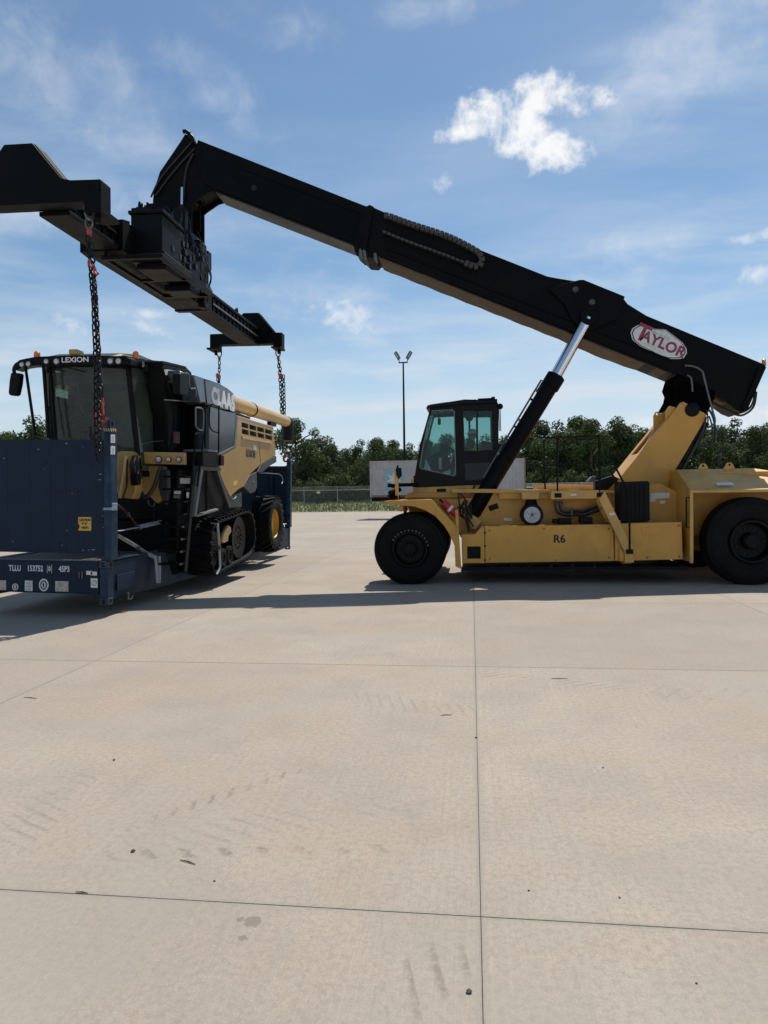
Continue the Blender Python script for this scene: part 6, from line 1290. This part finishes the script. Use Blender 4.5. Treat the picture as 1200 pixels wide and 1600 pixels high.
# ------------------------------------------------------------------ flood light
yp = 66.0; xb_, zb_ = WF.Y(635, 800, yp); xt_, zt_ = WF.Y(628.6, 566.5, yp); xp_ = WF.Y(632, 715, yp)[0]
fl = empty('floodlight_pole', (xp_, yp, 0), 'tall thin black floodlight pole with two lamp heads, behind the container', 'light pole')
MB().tube([(xp_, yp, 0), (xp_, yp, zt_)], [.14, .07], 10).build('pole', BLKM, fl); MB().box(xp_ - .25, xp_ + .25, yp - .25, yp + .25, -.02, .1).build('base_plate', STEEL, fl)
MB().bar((xp_ - .42, yp, zt_), (xp_ + .42, yp, zt_), .10, .10).build('crossbar', BLKM, fl)
for s_ in (-1, 1):
    x = xp_ + s_ * .38; MB().bar((x, yp, zt_), (x, yp, zt_ + .35), .07, .07).build('lamp_arm', BLKM, fl)
    hd = MB().bar((x + s_ * -.02, yp, zt_ + .32), (x + s_ * .36, yp + .05, zt_ + .98), .34, .12, (s_, -.6, .3)).build('lamp_head', mat('lamp_housing', (.10, .10, .10), .5) if s_ < 0 else bpy.data.materials['lamp_housing'], fl)
    n_ = Vector((-s_ * .55, -.75, .25)).normalized(); c_ = Vector((x + s_ * .18, yp + .02, zt_ + .66)); dv = Vector((s_ * .36, .05, .66)).normalized(); MB().bar(c_ - dv * .28 + n_ * .10, c_ + dv * .28 + n_ * .10, .30, .03, tuple(n_)).build('lamp_glass', LENS, hd)
# ------------------------------------------------------------------ fence
yf = 84.9; FST = mat('galvanised_post', (.30, .31, .30), .5, .4, var=.15)
px0 = WF.Y(475.5, 790, yf)[0]; sp_ = 4.08; x_lo, x_hi = px0 - 14 * sp_, px0 + 17 * sp_
fe = empty('chain_link_fence', (px0, yf, 0), 'chain link fence with barbed wire along the far edge of the yard', 'fence')
hF = 2.55
pm = MB().cyl((0, 0, -.05), (0, 0, hF + .05), .04, n=8).bar((0, 0, hF), (0, -.28, hF + .42), .05, .05).mesh('post', FST)
for k in range(-14, 18): part('post', pm, fe, Matrix.Translation((px0 + k * sp_, yf, 0)))
MB().cyl((x_lo, yf, hF), (x_hi, yf, hF), .028, n=6).build('top_rail', FST, fe)
for k in range(3): MB().cyl((x_lo, yf - .09 * (k + 1), hF + .14 * (k + 1)), (x_hi, yf - .09 * (k + 1), hF + .14 * (k + 1)), .012, n=5).build('barbed_wire', FST, fe)
MB().cyl((x_lo, yf, .08), (x_hi, yf, .08), .012, n=5).build('bottom_wire', FST, fe)
m = bpy.data.materials.new('chain_link_wire'); m.use_nodes = True; G = NG(m.node_tree)
for n in list(m.node_tree.nodes): m.node_tree.nodes.remove(n)
sp3 = G.new('ShaderNodeSeparateXYZ', {0: G.new('ShaderNodeTexCoord').outputs['Object']})
w = None
for sg in (1, -1):
    t_ = G.m('ABSOLUTE', G.m('SUBTRACT', G.m('FRACT', G.m('MULTIPLY', G.m('ADD', sp3.outputs[0], G.m('MULTIPLY', sp3.outputs[2], sg)), 12.0)), .5)); k_ = G.m('LESS_THAN', t_, .055); w = k_ if w is None else G.m('MAXIMUM', w, k_)
mx = G.new('ShaderNodeMixShader', {0: w, 1: G.new('ShaderNodeBsdfTransparent').outputs[0], 2: G.new('ShaderNodeBsdfDiffuse', {'Color': (.26, .27, .26, 1)}).outputs[0]}); m.node_tree.links.new(mx.outputs[0], G.new('ShaderNodeOutputMaterial').inputs[0])
MB().add([(x_lo, yf, .05), (x_hi, yf, .05), (x_hi, yf, hF), (x_lo, yf, hF)], [(0, 1, 2, 3)]).build('wire_mesh', m, fe, recalc=False)
p = WF.P3(497.5, 769.5, yf - .05); sg_ = MB().box(p.x - .22, p.x + .22, yf - .07, yf - .05, p.z - .13, p.z + .13).build('fence_sign', mat('pale_yellow_sign', (.62, .62, .28), .5)); tag(sg_, 'small pale yellow sign hung on the chain link fence', 'sign')
# ------------------------------------------------------------------ trees
def leaf_mat(name, c0, c1):
    m = bpy.data.materials.new(name); m.use_nodes = True; t = m.node_tree; G = NG(t); p = t.nodes['Principled BSDF']
    co = G.new('ShaderNodeTexCoord').outputs['Object']; r_ = G.new('ShaderNodeObjectInfo').outputs['Random']
    c = G.mix(G.step(G.noise(co, .55, 3, .6), .35, .68), c0, c1); c = G.mix(G.m('MULTIPLY', G.noise(co, 5.5, 2, .5), .5), c, tuple(x * .6 for x in c0)); c = G.mix(G.m('MULTIPLY', r_, .35), c, (c1[0] * .75, c1[1] * .9, c1[2] * 1.3))
    t.links.new(c, p.inputs['Base Color']); p.inputs['Roughness'].default_value = .7; p.inputs['Specular IOR Level'].default_value = .12
    tl = G.new('ShaderNodeBsdfTranslucent', {'Color': c}); mx = G.new('ShaderNodeMixShader', {0: .22, 1: p.outputs[0], 2: tl.outputs[0]}); t.links.new(mx.outputs[0], t.nodes['Material Output'].inputs[0]); return m
LEAF = leaf_mat('tree_leaves', (.060, .090, .028), (.135, .172, .056)); LEAF2 = leaf_mat('bush_leaves', (.070, .090, .030), (.135, .150, .055))
BARK = mat('tree_bark', (.09, .07, .055), .9, var=.3, vs=4, bump=.4, bs=12)
def crown_mesh(seed, lobes, leaf, n, m, name='crown'):
    """leaf blades scattered through a cloud of lobes inside a unit-ish envelope"""
    rd = random.Random(seed); vs, fs = [], []
    tot = sum(l[1] ** 2 for l in lobes)
    for c, r in lobes:
        c = Vector(c); k = int(n * r * r / tot)
        for _ in range(k):
            d = Vector((rd.gauss(0, 1), rd.gauss(0, 1), rd.gauss(0, 1))).normalized(); rr = r * (1 - .55 * rd.random() ** 2.2) * (.86 + .28 * rd.random())
            q = c + Vector((d.x, d.y, d.z * .85)) * rr
            nn = (d + Vector((rd.gauss(0, .55), rd.gauss(0, .55), rd.gauss(0, .55) + .25))).normalized(); u = nn.orthogonal().normalized(); u = (Matrix.Rotation(rd.random() * 6.28, 3, nn) @ u); w_ = nn.cross(u); s_ = leaf * rd.uniform(.55, 1.25)
            b = len(vs); vs += [q - u * s_ - w_ * s_ * .25, q - w_ * s_ * .62, q + u * s_ * 1.0, q + w_ * s_ * .62 + nn * s_ * .2]; fs.append((b, b + 1, b + 2, b + 3))
    me = bpy.data.meshes.new(name); me.from_pydata([tuple(v) for v in vs], [], fs); me.materials.append(m); return me
def tree_proto(seed, tall):
    rd = random.Random(seed); lobes = []
    for k in range(32):
        t = rd.random(); z = .07 + .88 * t; rad = (.36 if not tall else .27) * math.sin(math.pi * min(1, .22 + t * .78)) ** .7; a = rd.random() * 6.28; q = rad * rd.random() ** .5
        lobes.append(((math.cos(a) * q, math.sin(a) * q, z), rd.uniform(.085, .155) * (1 if t < .8 else .8)))
    me = crown_mesh(seed, lobes, .017, 9000, LEAF); b = MB(); b.tube([(0, 0, -.02), (.01, 0, .25), (-.01, .01, .55), (0, 0, .85)], [.028, .022, .014, .004], 8)
    for k in range(7): a = rd.random() * 6.28; z = .2 + k * .085; b.tube([(0, 0, z), (math.cos(a) * .12, math.sin(a) * .12, z + .10), (math.cos(a) * .24, math.sin(a) * .24, z + .16)], [.012, .008, .003], 6)
    return me, b.mesh('trunk', BARK)
TP = [tree_proto(40 + i, i % 2) for i in range(6)]
trees = [(8, 672, 118, .9), (52, 646, 112, 1.0), (30, 664, 130, .8), (100, 668, 122, 1), (462, 664, 104, 1.05), (492, 670, 110, .95), (436, 668, 118, 1), (518, 690, 106, .8), (538, 700, 118, .9), (563, 685, 112, .85), (590, 682, 104, .95), (614, 690, 116, .9), (640, 688, 108, 1), (668, 684, 114, .9), (700, 682, 106, 1), (728, 686, 118, 1), (758, 680, 110, 1), (790, 676, 116, 1), (822, 668, 108, .9), (846, 656, 114, .95), (872, 658, 104, 1), (900, 653, 110, 1), (924, 662, 102, .9), (948, 668, 112, .95), (966, 656, 106, .9), (990, 660, 114, 1), (1012, 668, 104, .9), (1040, 676, 112, 1), (1072, 676, 106, 1), (1100, 672, 116, 1), (1124, 664, 104, .95), (1148, 657, 110, 1), (1176, 664, 104, .95), (1202, 668, 112, 1), (1225, 664, 106, 1)]
trees = sorted([t for t in trees if t[0] not in (100, 30, 436)] + [(px, py + 11, 128 + (px * 7) % 11, 1.1) for px, py in ((478, 682), (507, 690), (528, 704), (550, 700), (577, 694), (604, 698), (628, 696), (654, 694), (686, 692), (834, 672), (860, 668), (888, 666), (914, 668), (938, 674), (978, 668), (1002, 672), (1112, 678), (1138, 672), (1164, 672), (1190, 674))])
zone = lambda px: ('left of the combine cab' if px < 120 else 'between the combine and the container' if px < 575 else 'rising above the container' if px < 660 else 'seen through and beside the stacker cab' if px < 830 else 'behind the stacker handrails' if px < 955 else 'in front of the sloping stacker mast' if px < 1050 else 'above the stacker rear hood')
nth = tuple('%s' % w for w in ('first', 'second', 'third', 'fourth', 'fifth', 'sixth', 'seventh', 'eighth', 'ninth', 'tenth', 'eleventh', 'twelfth', 'thirteenth', 'fourteenth', 'fifteenth')); cnt = {}
for i, (px, py, yt, ws) in enumerate(trees):
    g0 = BANK(yt); x, zt = WF.Y(px, py, yt); rd = random.Random(i * 7 + 1); me, tk = TP[i % 6]
    w = zone(px); k = cnt.get(w, 0); cnt[w] = k + 1
    o = empty('broadleaf_tree', (x, yt, g0), nth[k] + ' dark green tree from the left ' + w, 'tree', 'trees of the wood behind the fence'); PRE[o.name] = Matrix()
    s_ = (zt - g0) / .99; o.scale = (s_ * 1.1 * ws, s_ * 1.1 * ws, s_ * rd.uniform(.94, 1.04)); o.rotation_euler.z = rd.random() * 6.28
    for nm, d_ in (('crown', me), ('trunk', tk)): c = bpy.data.objects.new(nm, d_); COL.objects.link(c); c.parent = o
# undergrowth at the foot of the wood
def bush_proto(seed):
    rd = random.Random(seed); return crown_mesh(seed, [((rd.uniform(-.5, .5), rd.uniform(-.4, .4), rd.uniform(.05, .62)), rd.uniform(.24, .40)) for _ in range(10)], .055, 2600, LEAF2, 'foliage')
BP = [bush_proto(90 + i) for i in range(4)]; cnt = {}
for i, px in enumerate((452, 472, 490, 512, 531, 552, 572, 594, 614, 834, 852, 872, 893, 912, 933, 950)):
    rd = random.Random(500 + i); px += rd.uniform(-5, 5); yt = 99 + rd.uniform(-2, 4); x = WF.Y(px, 780, yt)[0]; o = bpy.data.objects.new('bush', BP[i % 4]); COL.objects.link(o); h_ = rd.uniform(3.0, 5.6); o.location = (x, yt, BANK(yt) - .1); o.scale = (h_ * .8, h_ * .7, h_); o.rotation_euler.z = rd.random() * 6.28
    w = 'between the combine and the container' if px < 700 else 'behind the stacker handrails'; k = cnt.get(w, 0); cnt[w] = k + 1; tag(o, nth[k] + ' leafy bush from the left behind the fence ' + w, 'bush', 'undergrowth behind the fence')
# rough grass between fence and wood
rd = random.Random(77); vs, fs = [], []
for _ in range(16000):
    y = 85.2 + 13.5 * rd.random() ** 1.2; x = rd.uniform(-62, 52); h_ = rd.uniform(.10, .38); a = rd.random() * 3.14; b = len(vs); dx, dy = math.cos(a) * .10, math.sin(a) * .10; lx_, ly_ = rd.gauss(0, .08), rd.gauss(0, .08)
    g0 = BANK(y); vs += [(x - dx, y - dy, g0 - .03), (x + dx, y + dy, g0 - .03), (x + lx_, y + ly_, g0 + h_)]; fs.append((b, b + 1, b + 2))
me = bpy.data.meshes.new('rough_grass'); me.from_pydata(vs, [], fs); me.materials.append(mat('grass_blades', (.25, .27, .09), .8, var=.3, vs=.5, dirt=(.22, .19, .09), da=.6, ds=.7)); o = bpy.data.objects.new('rough_grass', me); COL.objects.link(o); tag(o, 'rough green grass strip between the fence and the wood', 'grass', kind='stuff')
